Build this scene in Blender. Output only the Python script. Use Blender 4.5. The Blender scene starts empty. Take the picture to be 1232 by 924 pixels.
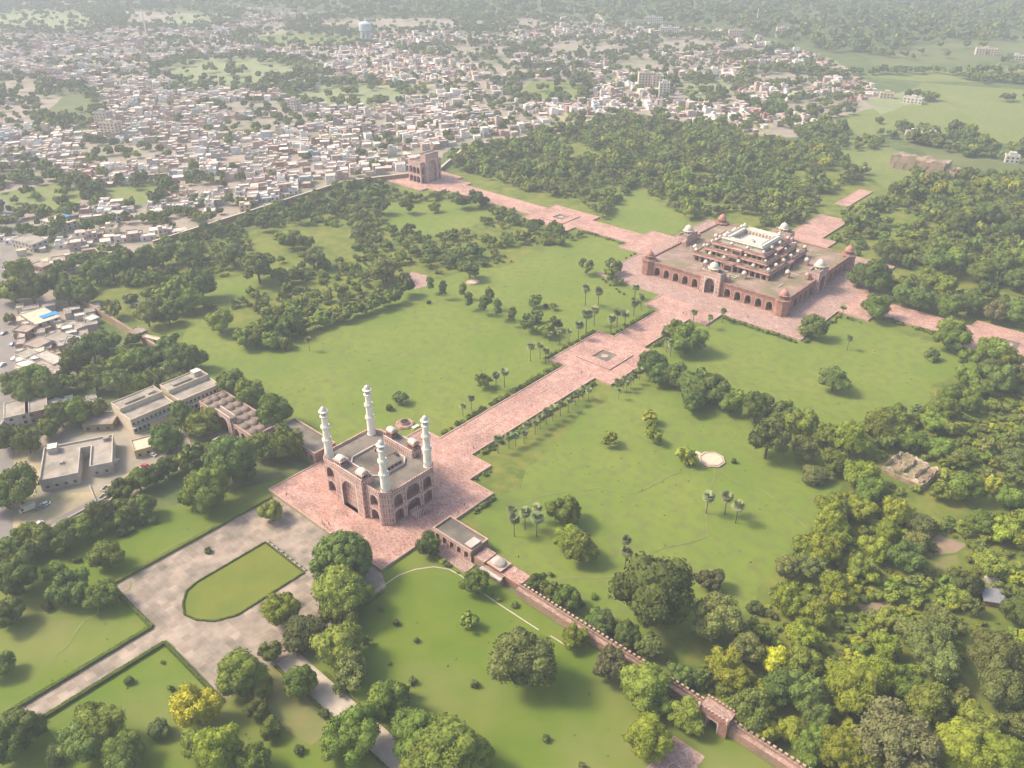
import bpy, math, random
import numpy as np
from mathutils import Vector, Matrix
random.seed(7); rng = np.random.default_rng(11)
rad = math.radians
S = bpy.context.scene
# ------------------------------------------------------------------ camera
IW, IH, FPX = 1232., 924., 996.2
CAM = np.array([232.7, -499.9, 222.4]); YAW, PIT, ROL = rad(-41.99), rad(30.54), rad(-0.22)
_f = np.array([math.sin(YAW)*math.cos(PIT), math.cos(YAW)*math.cos(PIT), -math.sin(PIT)])
_r0 = np.array([math.cos(YAW), -math.sin(YAW), 0.]); _u0 = np.cross(_r0, _f)
_r = _r0*math.cos(ROL)+_u0*math.sin(ROL); _u = -_r0*math.sin(ROL)+_u0*math.cos(ROL)
cam = bpy.data.objects.new('camera', bpy.data.cameras.new('camera')); S.collection.objects.link(cam)
cam.matrix_world = Matrix([[_r[0], _u[0], -_f[0], CAM[0]], [_r[1], _u[1], -_f[1], CAM[1]], [_r[2], _u[2], -_f[2], CAM[2]], [0, 0, 0, 1]])
cam.data.sensor_width = 36.; cam.data.lens = FPX/IW*36.; cam.data.clip_start = 1; cam.data.clip_end = 30000
S.camera = cam
# ------------------------------------------------------------------ light
SUN_AZ, SUN_EL = rad(238.), rad(46.)            # azimuth clockwise from +Y towards which the sun stands
w = bpy.data.worlds.new('World'); S.world = w; w.use_nodes = True
nt = w.node_tree; bg = nt.nodes['Background']; sky = nt.nodes.new('ShaderNodeTexSky')
sky.sky_type = 'NISHITA'; sky.sun_disc = False; sky.sun_elevation = SUN_EL; sky.sun_rotation = SUN_AZ
sky.air_density = 1.0; sky.dust_density = 4.0; sky.ozone_density = 1.0
nt.links.new(sky.outputs[0], bg.inputs[0]); bg.inputs[1].default_value = 0.15
sl = bpy.data.lights.new('sun', 'SUN'); sl.energy = 2.7; sl.angle = rad(13.0); sl.color = (1, .88, .68)
so = bpy.data.objects.new('sun', sl); S.collection.objects.link(so)
sd = Vector((math.sin(SUN_AZ)*math.cos(SUN_EL), math.cos(SUN_AZ)*math.cos(SUN_EL), math.sin(SUN_EL)))
so.rotation_euler = (-sd).to_track_quat('-Z', 'Y').to_euler(); so.location = (0, 0, 900)
S.view_settings.view_transform = 'Standard'; S.view_settings.look = 'None'; S.view_settings.exposure = 0.9; S.view_settings.gamma = 1
S.cycles.max_bounces = 4; S.cycles.diffuse_bounces = 2; S.cycles.glossy_bounces = 1; S.cycles.transmission_bounces = 2
S.cycles.transparent_max_bounces = 4; S.cycles.volume_bounces = 0
# ------------------------------------------------------------------ pixel <-> ground
def G(px, py, z=0.):
    d = _f+_r*((px-IW/2)/FPX)-_u*((py-IH/2)/FPX); t = (z-CAM[2])/d[2]; p = CAM+d*t
    return float(p[0]), float(p[1])
def PX(P):
    d = np.asarray(P, float)-CAM; zz = np.maximum(d@_f, 1e-3)
    return np.stack([IW/2+FPX*(d@_r)/zz, IH/2-FPX*(d@_u)/zz], -1)
def ppm(x, y, z=0): return FPX/float((np.array([x, y, z])-CAM)@_f)
def inpoly(pts, poly):
    x, y = pts[:, 0], pts[:, 1]; c = np.zeros(len(x), bool); n = len(poly); j = n-1
    for i in range(n):
        xi, yi = poly[i]; xj, yj = poly[j]
        c ^= ((yi > y) != (yj > y)) & (x < (xj-xi)*(y-yi)/((yj-yi) or 1e-9)+xi); j = i
    return c
# ------------------------------------------------------------------ materials
MATS = {}
def mat(name, c1, c2=None, scale=.2, rough=.9, c3=None, scale3=.03, brick=None, obj=False, detail=4, bump=0., spec=.2, tint=False, veins=None):
    if name in MATS: return MATS[name]
    m = bpy.data.materials.new(name); MATS[name] = m; m.use_nodes = True; n = m.node_tree.nodes; L = m.node_tree.links
    b = n['Principled BSDF']; b.inputs['Roughness'].default_value = rough; b.inputs['Specular IOR Level'].default_value = spec
    tc = n.new('ShaderNodeTexCoord')
    if obj: src = tc.outputs['Object']
    else:
        g = n.new('ShaderNodeNewGeometry'); src = g.outputs['Position']
    def noise(sc, det=detail, rg=.6):
        t = n.new('ShaderNodeTexNoise'); t.inputs['Scale'].default_value = sc; t.inputs['Detail'].default_value = det
        t.inputs['Roughness'].default_value = rg; L.new(src, t.inputs['Vector']); return t
    def mix(a, bb, fac, lo=.35, hi=.65, typ='MIX'):
        r = n.new('ShaderNodeMapRange'); r.inputs[1].default_value = lo; r.inputs[2].default_value = hi; L.new(fac, r.inputs[0])
        x = n.new('ShaderNodeMix'); x.data_type = 'RGBA'; x.blend_type = typ; L.new(r.outputs[0], x.inputs[0])
        for s, v in ((6, a), (7, bb)):
            if isinstance(v, tuple): x.inputs[s].default_value = (*v, 1)
            else: L.new(v, x.inputs[s])
        return x.outputs[2]
    col = c1
    if c2: t = noise(scale); col = mix(c1, c2, t.outputs[0])
    if c3: t = noise(scale3, 5); col = mix(col, c3, t.outputs[0], .45, .68)
    if brick:
        bw, bh, mort, mc = brick[:4]
        br = n.new('ShaderNodeTexBrick'); br.inputs['Scale'].default_value = 1; br.inputs['Brick Width'].default_value = bw
        br.inputs['Row Height'].default_value = bh; br.inputs['Mortar Size'].default_value = mort; br.inputs['Mortar Smooth'].default_value = .5
        vec = src
        if len(brick) > 4:     # upright walls: u = x+y, v = z
            sp = n.new('ShaderNodeSeparateXYZ'); L.new(src, sp.inputs[0]); ad = n.new('ShaderNodeMath'); L.new(sp.outputs[0], ad.inputs[0]); L.new(sp.outputs[1], ad.inputs[1])
            cb = n.new('ShaderNodeCombineXYZ'); L.new(ad.outputs[0], cb.inputs[0]); L.new(sp.outputs[2], cb.inputs[1]); vec = cb.outputs[0]
        L.new(vec, br.inputs['Vector']); br.inputs['Color1'].default_value = (1.06, 1.04, 1.02, 1); br.inputs['Color2'].default_value = (.74, .71, .69, 1); br.inputs['Mortar'].default_value = (1, 1, 1, 1)
        mu = n.new('ShaderNodeMix'); mu.data_type = 'RGBA'; mu.blend_type = 'MULTIPLY'; mu.inputs[0].default_value = 1.
        if isinstance(col, tuple): mu.inputs[6].default_value = (*col, 1)
        else: L.new(col, mu.inputs[6])
        L.new(br.outputs['Color'], mu.inputs[7]); col = mu.outputs[2]
        mm = n.new('ShaderNodeMix'); mm.data_type = 'RGBA'; L.new(br.outputs['Fac'], mm.inputs[0])
        if isinstance(col, tuple): mm.inputs[6].default_value = (*col, 1)
        else: L.new(col, mm.inputs[6])
        mm.inputs[7].default_value = (*mc, 1); col = mm.outputs[2]
    if veins:
        sc, vc, wd = veins
        v = n.new('ShaderNodeTexVoronoi'); v.feature = 'DISTANCE_TO_EDGE'; v.inputs['Scale'].default_value = sc; L.new(src, v.inputs['Vector'])
        col = mix(vc, col, v.outputs[0], 0., wd)
    if tint:
        at = n.new('ShaderNodeAttribute'); at.attribute_name = 'tint'; oi = n.new('ShaderNodeObjectInfo')
        ad = n.new('ShaderNodeMath'); L.new(at.outputs['Fac'], ad.inputs[0]); L.new(oi.outputs['Random'], ad.inputs[1])
        fr = n.new('ShaderNodeMath'); fr.operation = 'FRACT'; L.new(ad.outputs[0], fr.inputs[0])
        hs = n.new('ShaderNodeHueSaturation')
        r1 = n.new('ShaderNodeMapRange'); r1.inputs[3].default_value = .72; r1.inputs[4].default_value = 1.35; L.new(fr.outputs[0], r1.inputs[0]); L.new(r1.outputs[0], hs.inputs['Value'])
        m2 = n.new('ShaderNodeMath'); m2.operation = 'MULTIPLY'; m2.inputs[1].default_value = 7.3; L.new(fr.outputs[0], m2.inputs[0])
        f2 = n.new('ShaderNodeMath'); f2.operation = 'FRACT'; L.new(m2.outputs[0], f2.inputs[0])
        r2 = n.new('ShaderNodeMapRange'); r2.inputs[3].default_value = .475; r2.inputs[4].default_value = .515; L.new(f2.outputs[0], r2.inputs[0]); L.new(r2.outputs[0], hs.inputs['Hue'])
        if isinstance(col, tuple): hs.inputs['Color'].default_value = (*col, 1)
        else: L.new(col, hs.inputs['Color'])
        col = hs.outputs[0]
    if isinstance(col, tuple): b.inputs['Base Color'].default_value = (*col, 1)
    else: L.new(col, b.inputs['Base Color'])
    if bump:
        t = noise(scale*4, 5); bp = n.new('ShaderNodeBump'); bp.inputs['Strength'].default_value = bump; bp.inputs['Distance'].default_value = 1; L.new(t.outputs[0], bp.inputs['Height']); L.new(bp.outputs[0], b.inputs['Normal'])
    return m
def attrmat(name):        # colour from the mesh: one paint per house
    m = bpy.data.materials.new(name); m.use_nodes = True; n = m.node_tree.nodes; L = m.node_tree.links; b = n['Principled BSDF']
    at = n.new('ShaderNodeAttribute'); at.attribute_name = 'paint'; g = n.new('ShaderNodeNewGeometry')
    t = n.new('ShaderNodeTexNoise'); t.inputs['Scale'].default_value = .35; t.inputs['Detail'].default_value = 5; L.new(g.outputs['Position'], t.inputs[0])
    r = n.new('ShaderNodeMapRange'); r.inputs[1].default_value = .3; r.inputs[2].default_value = .7; r.inputs[3].default_value = .68; r.inputs[4].default_value = 1.12; L.new(t.outputs[0], r.inputs[0])
    x = n.new('ShaderNodeVectorMath'); x.operation = 'SCALE'; L.new(at.outputs['Color'], x.inputs[0]); L.new(r.outputs[0], x.inputs['Scale'])
    L.new(x.outputs[0], b.inputs['Base Color']); b.inputs['Roughness'].default_value = .9; b.inputs['Specular IOR Level'].default_value = .1
    return m
GND = mat('scrub_ground', (.075, .11, .03), (.14, .155, .055), .03, c3=(.06, .1, .025), scale3=.11, detail=6)
LAWN = mat('mown_lawn', (.125, .185, .022), (.175, .21, .034), .022, c3=(.135, .155, .04), scale3=.2, detail=8)
LAWN2 = mat('park_lawn', (.09, .15, .012), (.135, .175, .018), .035, c3=(.175, .185, .05), scale3=.018, detail=7)
LAWN3 = mat('trimmed_lawn', (.12, .15, .02), (.155, .17, .025), .08, detail=6)
WILD = mat('wild_grass', (.085, .125, .018), (.15, .175, .03), .03, c3=(.2, .19, .04), scale3=.12, detail=8)
TOWNG = mat('packed_earth', (.36, .295, .24), (.27, .22, .175), .05, c3=(.16, .18, .09), scale3=.012, detail=7)
RUBP = mat('pale_broken_masonry', (.56, .45, .34), (.36, .28, .19), .5, c3=(.17, .17, .08), scale3=.2, detail=8, bump=.5)
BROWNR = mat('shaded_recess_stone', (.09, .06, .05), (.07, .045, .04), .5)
WORN = mat('worn_grass', (.23, .225, .08), (.16, .19, .04), .2)
DIRT = mat('bare_dirt', (.42, .33, .2), (.3, .25, .15), .12, c3=(.2, .21, .09), scale3=.08, detail=7)
RDIRT = mat('red_dirt', (.3, .2, .14), (.22, .18, .1), .2)
DRYG = mat('dry_grass', (.21, .18, .065), (.15, .17, .05), .09, detail=6)
FIELD1 = mat('field_green', (.15, .185, .045), (.2, .215, .07), .02, c3=(.13, .16, .04), scale3=.2)
FIELD2 = mat('field_pale', (.26, .27, .13), (.2, .235, .1), .015, c3=(.17, .2, .09), scale3=.1)
FIELD3 = mat('field_dark', (.1, .125, .04), (.14, .155, .055), .02)
PAVE = mat('red_sandstone_paving', (.39, .18, .135), (.5, .32, .265), .22, c3=(.26, .14, .11), scale3=.05, brick=(1.9, .95, .035, (.58, .42, .36)), detail=8, veins=(.55, (.6, .42, .36), .05))
PAVE2 = mat('worn_sandstone_paving', (.33, .19, .155), (.41, .285, .24), .25, c3=(.3, .19, .16), scale3=.06, brick=(2.2, 1.1, .03, (.5, .38, .32)), detail=8, veins=(.5, (.54, .41, .36), .045))
KERB = mat('pale_kerb_stone', (.5, .34, .27), (.4, .27, .21), .6)
CONC = mat('grey_pink_paving', (.4, .32, .255), (.29, .24, .19), .12, c3=(.2, .175, .14), scale3=.06, detail=9, brick=(3, 3, .03, (.37, .31, .26)))
ROADM = mat('road_asphalt', (.19, .17, .155), (.24, .21, .185), .1)
PATHM = mat('pale_gravel_path', (.5, .42, .34), (.4, .34, .27), .3)
STONE = mat('pink_sandstone', (.42, .22, .175), (.52, .33, .28), .6, c3=(.31, .17, .14), scale3=.2, brick=(1.3, 2.4, .13, (.66, .54, .48), 1), detail=7, bump=.15)
REDS = mat('red_sandstone', (.4, .2, .155), (.31, .165, .13), .5, c3=(.26, .145, .12), scale3=.14, brick=(1.6, 1.1, .03, (.48, .3, .24), 1), detail=7, bump=.2)
TIERS = mat('weathered_sandstone', (.42, .235, .185), (.3, .17, .135), .5, c3=(.2, .125, .1), scale3=.22, detail=7, bump=.3)
TRIM = mat('white_inlay_border', (.62, .52, .46), (.52, .41, .36), .9)
NICHE = mat('plastered_niche', (.38, .2, .165), (.27, .15, .125), .5)
MARB = mat('white_marble', (.66, .62, .53), (.5, .46, .38), .6, detail=7, rough=.5)
MINA = mat('minaret_marble', (.86, .81, .7), (.74, .68, .57), .35, rough=.55)
ROOFG = mat('stained_roof', (.22, .185, .15), (.155, .135, .11), .16, c3=(.12, .105, .085), scale3=.08, detail=8)
TERR = mat('mossy_terrace', (.36, .245, .195), (.2, .145, .11), .16, c3=(.17, .16, .07), scale3=.075, detail=9)
DOMEG = mat('stained_dome', (.24, .18, .145), (.17, .13, .105), .3, detail=6)
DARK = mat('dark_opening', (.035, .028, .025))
RUBB = mat('ruined_masonry', (.4, .27, .19), (.24, .17, .12), .35, c3=(.2, .2, .1), scale3=.12, detail=8, bump=.5)
WALLM = mat('brick_wall', (.36, .22, .16), (.28, .18, .13), .5, c3=(.22, .16, .11), scale3=.14, brick=(.9, .4, .03, (.42, .3, .23), 1), detail=6)
PLAS = mat('pale_plaster', (.52, .46, .4), (.42, .37, .32), .4, c3=(.3, .27, .23), scale3=.12, detail=7)
OCHR = mat('ochre_plaster', (.5, .4, .2), (.42, .33, .17), .4)
CREAM = mat('cream_plaster', (.6, .5, .36), (.5, .41, .3), .5)
TEAL = mat('teal_paint', (.16, .33, .29), (.12, .26, .23), .5)
RUST = mat('rusted_sheet', (.33, .25, .2), (.25, .2, .17), .5, c3=(.4, .35, .3), scale3=.2)
TARP = mat('blue_tarp', (.05, .25, .6)); GLASS = mat('dark_glass', (.03, .035, .04), rough=.2, spec=.5); RUB = mat('tyre_rubber', (.03, .03, .03))
CARW = mat('white_car_paint', (.75, .75, .74), rough=.3, spec=.5); CARR = mat('red_car_paint', (.4, .05, .04), rough=.3, spec=.5)
CARG = mat('grey_car_paint', (.2, .21, .22), rough=.3, spec=.5); CARB = mat('blue_car_paint', (.08, .15, .35), rough=.3, spec=.5); CARY = mat('cream_van_paint', (.62, .55, .42), rough=.4)
BARK = mat('bark', (.13, .1, .07), (.09, .07, .05), 2., obj=True)
WATER = mat('green_water', (.1, .1, .06), rough=.15, spec=.5); PANEL = mat('weathered_panel', (.26, .26, .27), (.18, .18, .185), 1.5)
def leaf(name, a, b2): return mat(name, a, b2, .35, rough=.85, obj=True, detail=3, tint=True, spec=.15)
LF = {'d': leaf('foliage_dark', (.08, .115, .024), (.13, .17, .035)), 'm': leaf('foliage_mid', (.115, .16, .022), (.17, .215, .035)),
      'y': leaf('foliage_yellow_green', (.165, .205, .02), (.25, .27, .03)), 'Y': leaf('foliage_bright_yellow', (.4, .37, .02), (.33, .33, .03)),
      'o': leaf('foliage_olive', (.125, .15, .035), (.18, .2, .055)), 's': leaf('foliage_shrub', (.085, .11, .03), (.13, .155, .045)),
      'b': leaf('foliage_brown', (.145, .135, .055), (.12, .13, .045)), 'h': leaf('foliage_hedge', (.09, .13, .02), (.14, .17, .03)),
      'p': leaf('foliage_palm', (.25, .28, .13), (.17, .21, .07))}
# ------------------------------------------------------------------ mesh helpers
class MB:
    def __init__(s): s.v = []; s.f = []; s.m = []; s.mats = []
    def mi(s, m):
        if m not in s.mats: s.mats.append(m)
        return s.mats.index(m)
    def face(s, pts, m):
        n = len(s.v); s.v += [tuple(p) for p in pts]; s.f.append(tuple(range(n, n+len(pts)))); s.m.append(s.mi(m))
    def box(s, x0, x1, y0, y1, z0, z1, m, top=None, a=0., c=None, bottom=False):
        if c is None: c = ((x0+x1)/2, (y0+y1)/2)
        ca, sa = math.cos(a), math.sin(a)
        R = lambda x, y, z: (c[0]+(x-c[0])*ca-(y-c[1])*sa, c[1]+(x-c[0])*sa+(y-c[1])*ca, z)
        p = [R(x, y, z) for z in (z0, z1) for x, y in ((x0, y0), (x1, y0), (x1, y1), (x0, y1))]
        for q in ((0, 1, 5, 4), (1, 2, 6, 5), (2, 3, 7, 6), (3, 0, 4, 7)): s.face([p[i] for i in q], m)
        s.face([p[i] for i in (4, 5, 6, 7)], top or m)
        if bottom: s.face([p[i] for i in (3, 2, 1, 0)], m)
    def prism(s, poly, z0, z1, m, top=None, cap=True):
        n = len(poly)
        for i in range(n):
            a, b = poly[i], poly[(i+1) % n]; s.face([(*a, z0), (*b, z0), (*b, z1), (*a, z1)], m)
        if cap: s.face([(*p, z1) for p in poly], top or m)
    def ring(s, poly, wd, z0, z1, m, out=0.):      # low wall standing along the inside of a counterclockwise outline
        n = len(poly); o = offset(poly, -out) if out else poly; i_ = offset(poly, wd)
        for k in range(n):
            a, b, c, d = o[k], o[(k+1) % n], i_[(k+1) % n], i_[k]
            s.face([(*a, z0), (*b, z0), (*b, z1), (*a, z1)], m); s.face([(*c, z0), (*d, z0), (*d, z1), (*c, z1)], m); s.face([(*a, z1), (*b, z1), (*c, z1), (*d, z1)], m)
    def lathe(s, cx, cy, prof, m, n=16, ph=0., sx=1., sy=1.):
        pr = []
        for k in range(n):
            a = ph+2*math.pi*k/n; pr.append([(cx+sx*r*math.cos(a), cy+sy*r*math.sin(a), z) for r, z in prof])
        for k in range(n):
            A, B = pr[k], pr[(k+1) % n]
            for j in range(len(prof)-1):
                if prof[j][0] < 1e-6: s.face([A[j], B[j+1], A[j+1]], m)
                elif prof[j+1][0] < 1e-6: s.face([A[j], B[j], A[j+1]], m)
                else: s.face([A[j], B[j], B[j+1], A[j+1]], m)
    def build(s, name, parent=None, smooth=False):
        me = bpy.data.meshes.new(name); me.from_pydata(s.v, [], s.f)
        for m in s.mats: me.materials.append(m)
        me.polygons.foreach_set('material_index', s.m)
        if smooth: me.polygons.foreach_set('use_smooth', [True]*len(s.f))
        o = bpy.data.objects.new(name, me); S.collection.objects.link(o); o.parent = parent
        return o
def offset(poly, d):      # inward for d > 0, outline counterclockwise
    n = len(poly); out = []
    for i in range(n):
        p0, p1, p2 = (np.array(poly[(i+k) % n], float) for k in (-1, 0, 1))
        a = p1-p0; b = p2-p1; a /= np.linalg.norm(a); b /= np.linalg.norm(b)
        na, nb = np.array([-a[1], a[0]]), np.array([-b[1], b[0]]); k = na+nb; k = k/max(1e-6, (1+na@nb))
        out.append(tuple(p1+k*d))
    return out
def fit(lab):
    for a, b in ((' such from', ' from'), ('middling ', 'mid-sized '), ('the distant red gateway', 'the far gateway'), ('olive feathery', 'olive'), ('dark upright narrow', 'narrow'), ('brownish thin-leaved', 'brownish'), ('dark dome-shaped', 'dome-shaped'), ('the forecourt corner', 'the corner')):
        if len(lab.split()) > 16: lab = lab.replace(a, b)
    return lab
def tag(o, label=None, cat=None, group=None, kind=None):
    if label: o['label'] = fit(label)
    if cat: o['category'] = cat
    if group: o['group'] = group
    if kind: o['kind'] = kind
    return o
def thing(name, label, cat, loc=(0, 0, 0), rz=0., group=None):
    o = bpy.data.objects.new(name, None); S.collection.objects.link(o); o.location = loc; o.rotation_euler = (0, 0, rz); o.empty_display_size = 1
    return tag(o, label, cat, group)
def copy_tree(o, parent=None):
    c = o.copy(); S.collection.objects.link(c)
    if parent is not None: c.parent = parent
    for ch in KIDS.get(o.name, []): copy_tree(ch, c)
    return c
KIDS = {}
def remember(o):          # note the children of a prototype once, so that copying is quick
    KIDS[o.name] = list(o.children)
    for ch in o.children: remember(ch)
def arch_z(t, zs, zt): return zs+(zt-zs)*(max(0., 1-abs(t)**1.9))**.6
def facade(mb, org, u, H, cols, wall, niche, back, z0=0., n=10, frame=None):
    """a wall face with real arched recesses. org: left end, u: unit direction, cols: (u0, u1, [(sill, spring, apex, depth)...])"""
    ox, oy = org; ux, uy = u; nx, ny = uy, -ux
    P = lambda a, z, d=0.: (ox+ux*a-nx*d, oy+uy*a-ny*d, z0+z)
    for c in cols:
        a0, a1, ops = c[0], c[1], c[2]; zc = 0.; H_ = c[3] if len(c) > 3 else H
        if not ops: mb.face([P(a0, 0), P(a1, 0), P(a1, H_), P(a0, H_)], wall); continue
        for (zb, zs, zt, dp) in ops:
            if zb > zc+1e-4: mb.face([P(a0, zc), P(a1, zc), P(a1, zb), P(a0, zb)], wall)
            top = zt+.25
            pts = [(a0+(a1-a0)*k/n, arch_z(2*k/n-1, zs, zt)) for k in range(n+1)]
            for (p, zp), (q, zq) in zip(pts[:-1], pts[1:]):
                mb.face([P(p, zp), P(q, zq), P(q, top), P(p, top)], wall)
                mb.face([P(p, zp), P(p, zp, dp), P(q, zq, dp), P(q, zq)], niche)
            mb.face([P(a0, zb), P(a0, zb, dp), P(a0, zs, dp), P(a0, zs)], niche); mb.face([P(a1, zb, dp), P(a1, zb), P(a1, zs), P(a1, zs, dp)], niche)
            mb.face([P(a0, zb), P(a1, zb), P(a1, zb, dp), P(a0, zb, dp)], niche); mb.face([P(a0, zb, dp), P(a1, zb, dp), P(a1, zt, dp), P(a0, zt, dp)], back)
            if frame:      # thin border proud of the wall
                fw, fm = frame; e = -.08
                b0, b1 = a0-fw, a1+fw; ft = top+fw
                for (p0, p1, q0, q1) in ((b0, a0, zb, ft), (a1, b1, zb, ft), (a0, a1, top, ft)):
                    mb.face([P(p0, q0, e), P(p1, q0, e), P(p1, q1, e), P(p0, q1, e)], fm)
            zc = top
        mb.face([P(a0, zc), P(a1, zc), P(a1, H_), P(a0, H_)], wall)
def bays(L, n, wd, ops, m0=0., m1=0.):      # n equal openings along a wall
    cols = []; a = 0.; pit = (L-m0-m1)/n
    for k in range(n):
        c = m0+pit*(k+.5); cols.append((a, c-wd/2, [])); cols.append((c-wd/2, c+wd/2, ops)); a = c+wd/2
    cols.append((a, L, [])); return cols
SHN = 0
def nm_ok(n): return n not in ('field',)
def vnoise(x, y, s, seed=0):
    return (math.sin(x/s+seed)+math.sin(y/s*1.3+seed*2.1)+math.sin((x+y)/s*.7+1.7*seed)+math.sin((x-y)/s*1.9+seed))/4
def sheet(name, poly, m, z, kind='structure', px=True):
    mb = MB(); pts = [G(*p) for p in poly] if px else poly
    if px:      # uneven natural border
        global SHN
        SHN += 1; z += .0013*(SHN % 24); q = []; n = len(pts); rr = random.Random(SHN)
        for i in range(n):
            a, b = np.array(pts[i]), np.array(pts[(i+1) % n]); L = np.linalg.norm(b-a); k = max(1, int(L/7)) if L < 900 else 20; nn = np.array([-(b-a)[1], (b-a)[0]])/L
            for j in range(k):
                t = j/k; amp = min(3.5, L*.06)*(1 if nm_ok(name) else .25); q.append(tuple(a+(b-a)*t+nn*amp*(vnoise(*(a+(b-a)*t), 9, SHN)*1.6+rr.uniform(-.35, .35)) if j else a))
        pts = q
    a = sum(pts[i][0]*pts[(i+1) % len(pts)][1]-pts[(i+1) % len(pts)][0]*pts[i][1] for i in range(len(pts)))
    if a < 0: pts = pts[::-1]
    mb.face([(x, y, z) for x, y in pts], m); return tag(mb.build(name), kind=kind)
def rect(x0, x1, y0, y1): return [(x0, y0), (x1, y0), (x1, y1), (x0, y1)]
# ================================================================== THE SETTING
sheet('ground', rect(-6000, 6000, -6000, 6000), GND, 0, px=False)
sheet('town_ground', [(-80, 330), (60, 335), (150, 320), (185, 298), (410, 224), (500, 212), (540, 180), (700, 155), (775, 137), (900, 165), (985, 165), (1075, 120), (1000, 70), (880, 40), (650, 22), (430, 22), (-100, 5)], TOWNG, .02)
sheet('yard_ground', [(-60, 640), (0, 660), (60, 630), (170, 575), (235, 545), (225, 520), (150, 480), (90, 505), (35, 520), (-60, 540)], TOWNG, .035)
sheet('yard_ground', [(10, 480), (110, 450), (120, 385), (70, 335), (-60, 340), (-60, 480)], TOWNG, .035)
for nm, poly, m in [
    ('field', [(190, 78), (290, 62), (390, 78), (330, 106), (240, 104)], FIELD2), ('field', [(345, 118), (400, 98), (490, 92), (540, 102), (440, 128), (395, 130)], FIELD2),
    ('field', [(0, 248), (0, 232), (90, 216), (130, 222), (60, 262)], FIELD1), ('field', [(612, 120), (640, 98), (700, 96), (705, 118)], FIELD1), ('field', [(120, 226), (200, 218), (220, 240), (140, 252)], FIELD1),
    ('field', [(155, 30), (240, 16), (320, 20), (260, 38)], FIELD2), ('field', [(280, 48), (420, 30), (460, 50), (330, 60)], FIELD1),
    ('field', [(40, 150), (95, 98), (120, 120), (110, 160), (60, 170)], FIELD3),
    ('field', [(950, 155), (1060, 128), (1110, 100), (1232, 108), (1232, 175), (1080, 160), (1020, 175)], FIELD1), ('field', [(1040, 122), (1095, 108), (1112, 118), (1060, 138)], FIELD2),
    ('field', [(1080, 165), (1232, 182), (1232, 215), (1130, 195)], FIELD3), ('field', [(985, 168), (1060, 172), (1120, 200), (1072, 232), (1020, 190)], FIELD1),
    ('field', [(1030, 60), (1290, 40), (1290, 62), (1060, 84)], FIELD3), ('field', [(1010, 90), (1290, 80), (1290, 100), (1110, 98)], FIELD1), ('field', [(0, 12), (100, 8), (130, 26), (20, 42), (-20, 44)], FIELD2),
    ('field', [(815, 100), (870, 92), (880, 112), (830, 122)], FIELD2)]:
    sheet(nm, poly, m, .05)
sheet('dirt_ground', [(412, 112), (432, 118), (425, 138), (406, 130)], DIRT, .07); sheet('dirt_ground', [(660, 138), (712, 132), (720, 146), (680, 156)], DIRT, .07)
sheet('dirt_ground', [(880, 140), (930, 150), (920, 162), (880, 158)], DIRT, .07); sheet('path', [(455, 103), (560, 100), (560, 103), (455, 106)], DIRT, .08)
# enclosed garden and park
sheet('garden_ground', rect(-326, 326, -328, 326), WILD, .03, px=False)
sheet('lawn', [(240, 380), (330, 425), (500, 345), (545, 330), (600, 322), (700, 283), (790, 295), (800, 380), (560, 545), (380, 565), (328, 520), (262, 470), (215, 420)], LAWN, .06)
sheet('lawn', [(568, 625), (820, 395), (1000, 370), (1175, 430), (1120, 480), (1050, 530), (975, 640), (900, 740), (800, 770), (700, 740), (600, 665)], LAWN, .06)
sheet('meadow', [(450, 245), (560, 240), (600, 262), (520, 285), (470, 275)], LAWN, .06); sheet('meadow', [(720, 262), (760, 225), (830, 265), (815, 282), (770, 282)], LAWN, .06)
sheet('meadow', [(225, 345), (330, 320), (370, 330), (330, 350), (250, 365)], LAWN, .06)
sheet('park_ground', [G(-40, 670), G(380, 566), (-37, -333), (38, -333), (330, -336), (330, -620), (-80, -640)], LAWN2, .045, px=False)
sheet('dry_patch', [(318, 797), (350, 815), (390, 840), (395, 880), (375, 897), (345, 880), (320, 850)], DRYG, .055)
sheet('wild_ground', [(1232, 440), (1180, 440), (1100, 500), (1050, 530), (975, 640), (900, 740), (850, 800), (860, 870), (950, 930), (1300, 930), (1300, 440)], WILD, .075)
for p in ([(1120, 650), (1128, 644), (1165, 655), (1150, 665), (1125, 668)], [(1033, 728), (1060, 724), (1076, 728), (1060, 737), (1040, 738)]): sheet('dirt_ground', p, RDIRT, .095)
sheet('dry_patch', [(1125, 672), (1150, 668), (1160, 690), (1125, 690)], DRYG, .095)
sheet('dirt_ground', [(0, 560), (35, 540), (60, 545), (40, 600), (0, 600)], DIRT, .05); sheet('dirt_ground', [(0, 640), (30, 600), (120, 592), (165, 560), (250, 545), (180, 585), (80, 635), (10, 668), (-20, 680)], DIRT, .06)
sheet('red_ground', [(495, 327), (518, 332), (514, 344), (500, 348), (488, 338)], PAVE2, .09)
# forecourt and paths
sheet('forecourt', [(-32, -429.5), (45, -430), (45, -362), (38, -358.3), (-32, -358.3)], CONC, .09, px=False)
sheet('path', rect(-1, 8, -700, -429.6), CONC, .085, px=False); sheet('path', rect(45, 240, -410.5, -402.5), PATHM, .085, px=False)
isl = [(-10, -378), (-10, -408), (-8.5, -413), (-4, -417), (1.5, -419.5), (7, -418), (12.5, -414), (16, -407), (16, -378)][::1]
sheet('trimmed_lawn', isl, LAWN3, .12, px=False)
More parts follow.
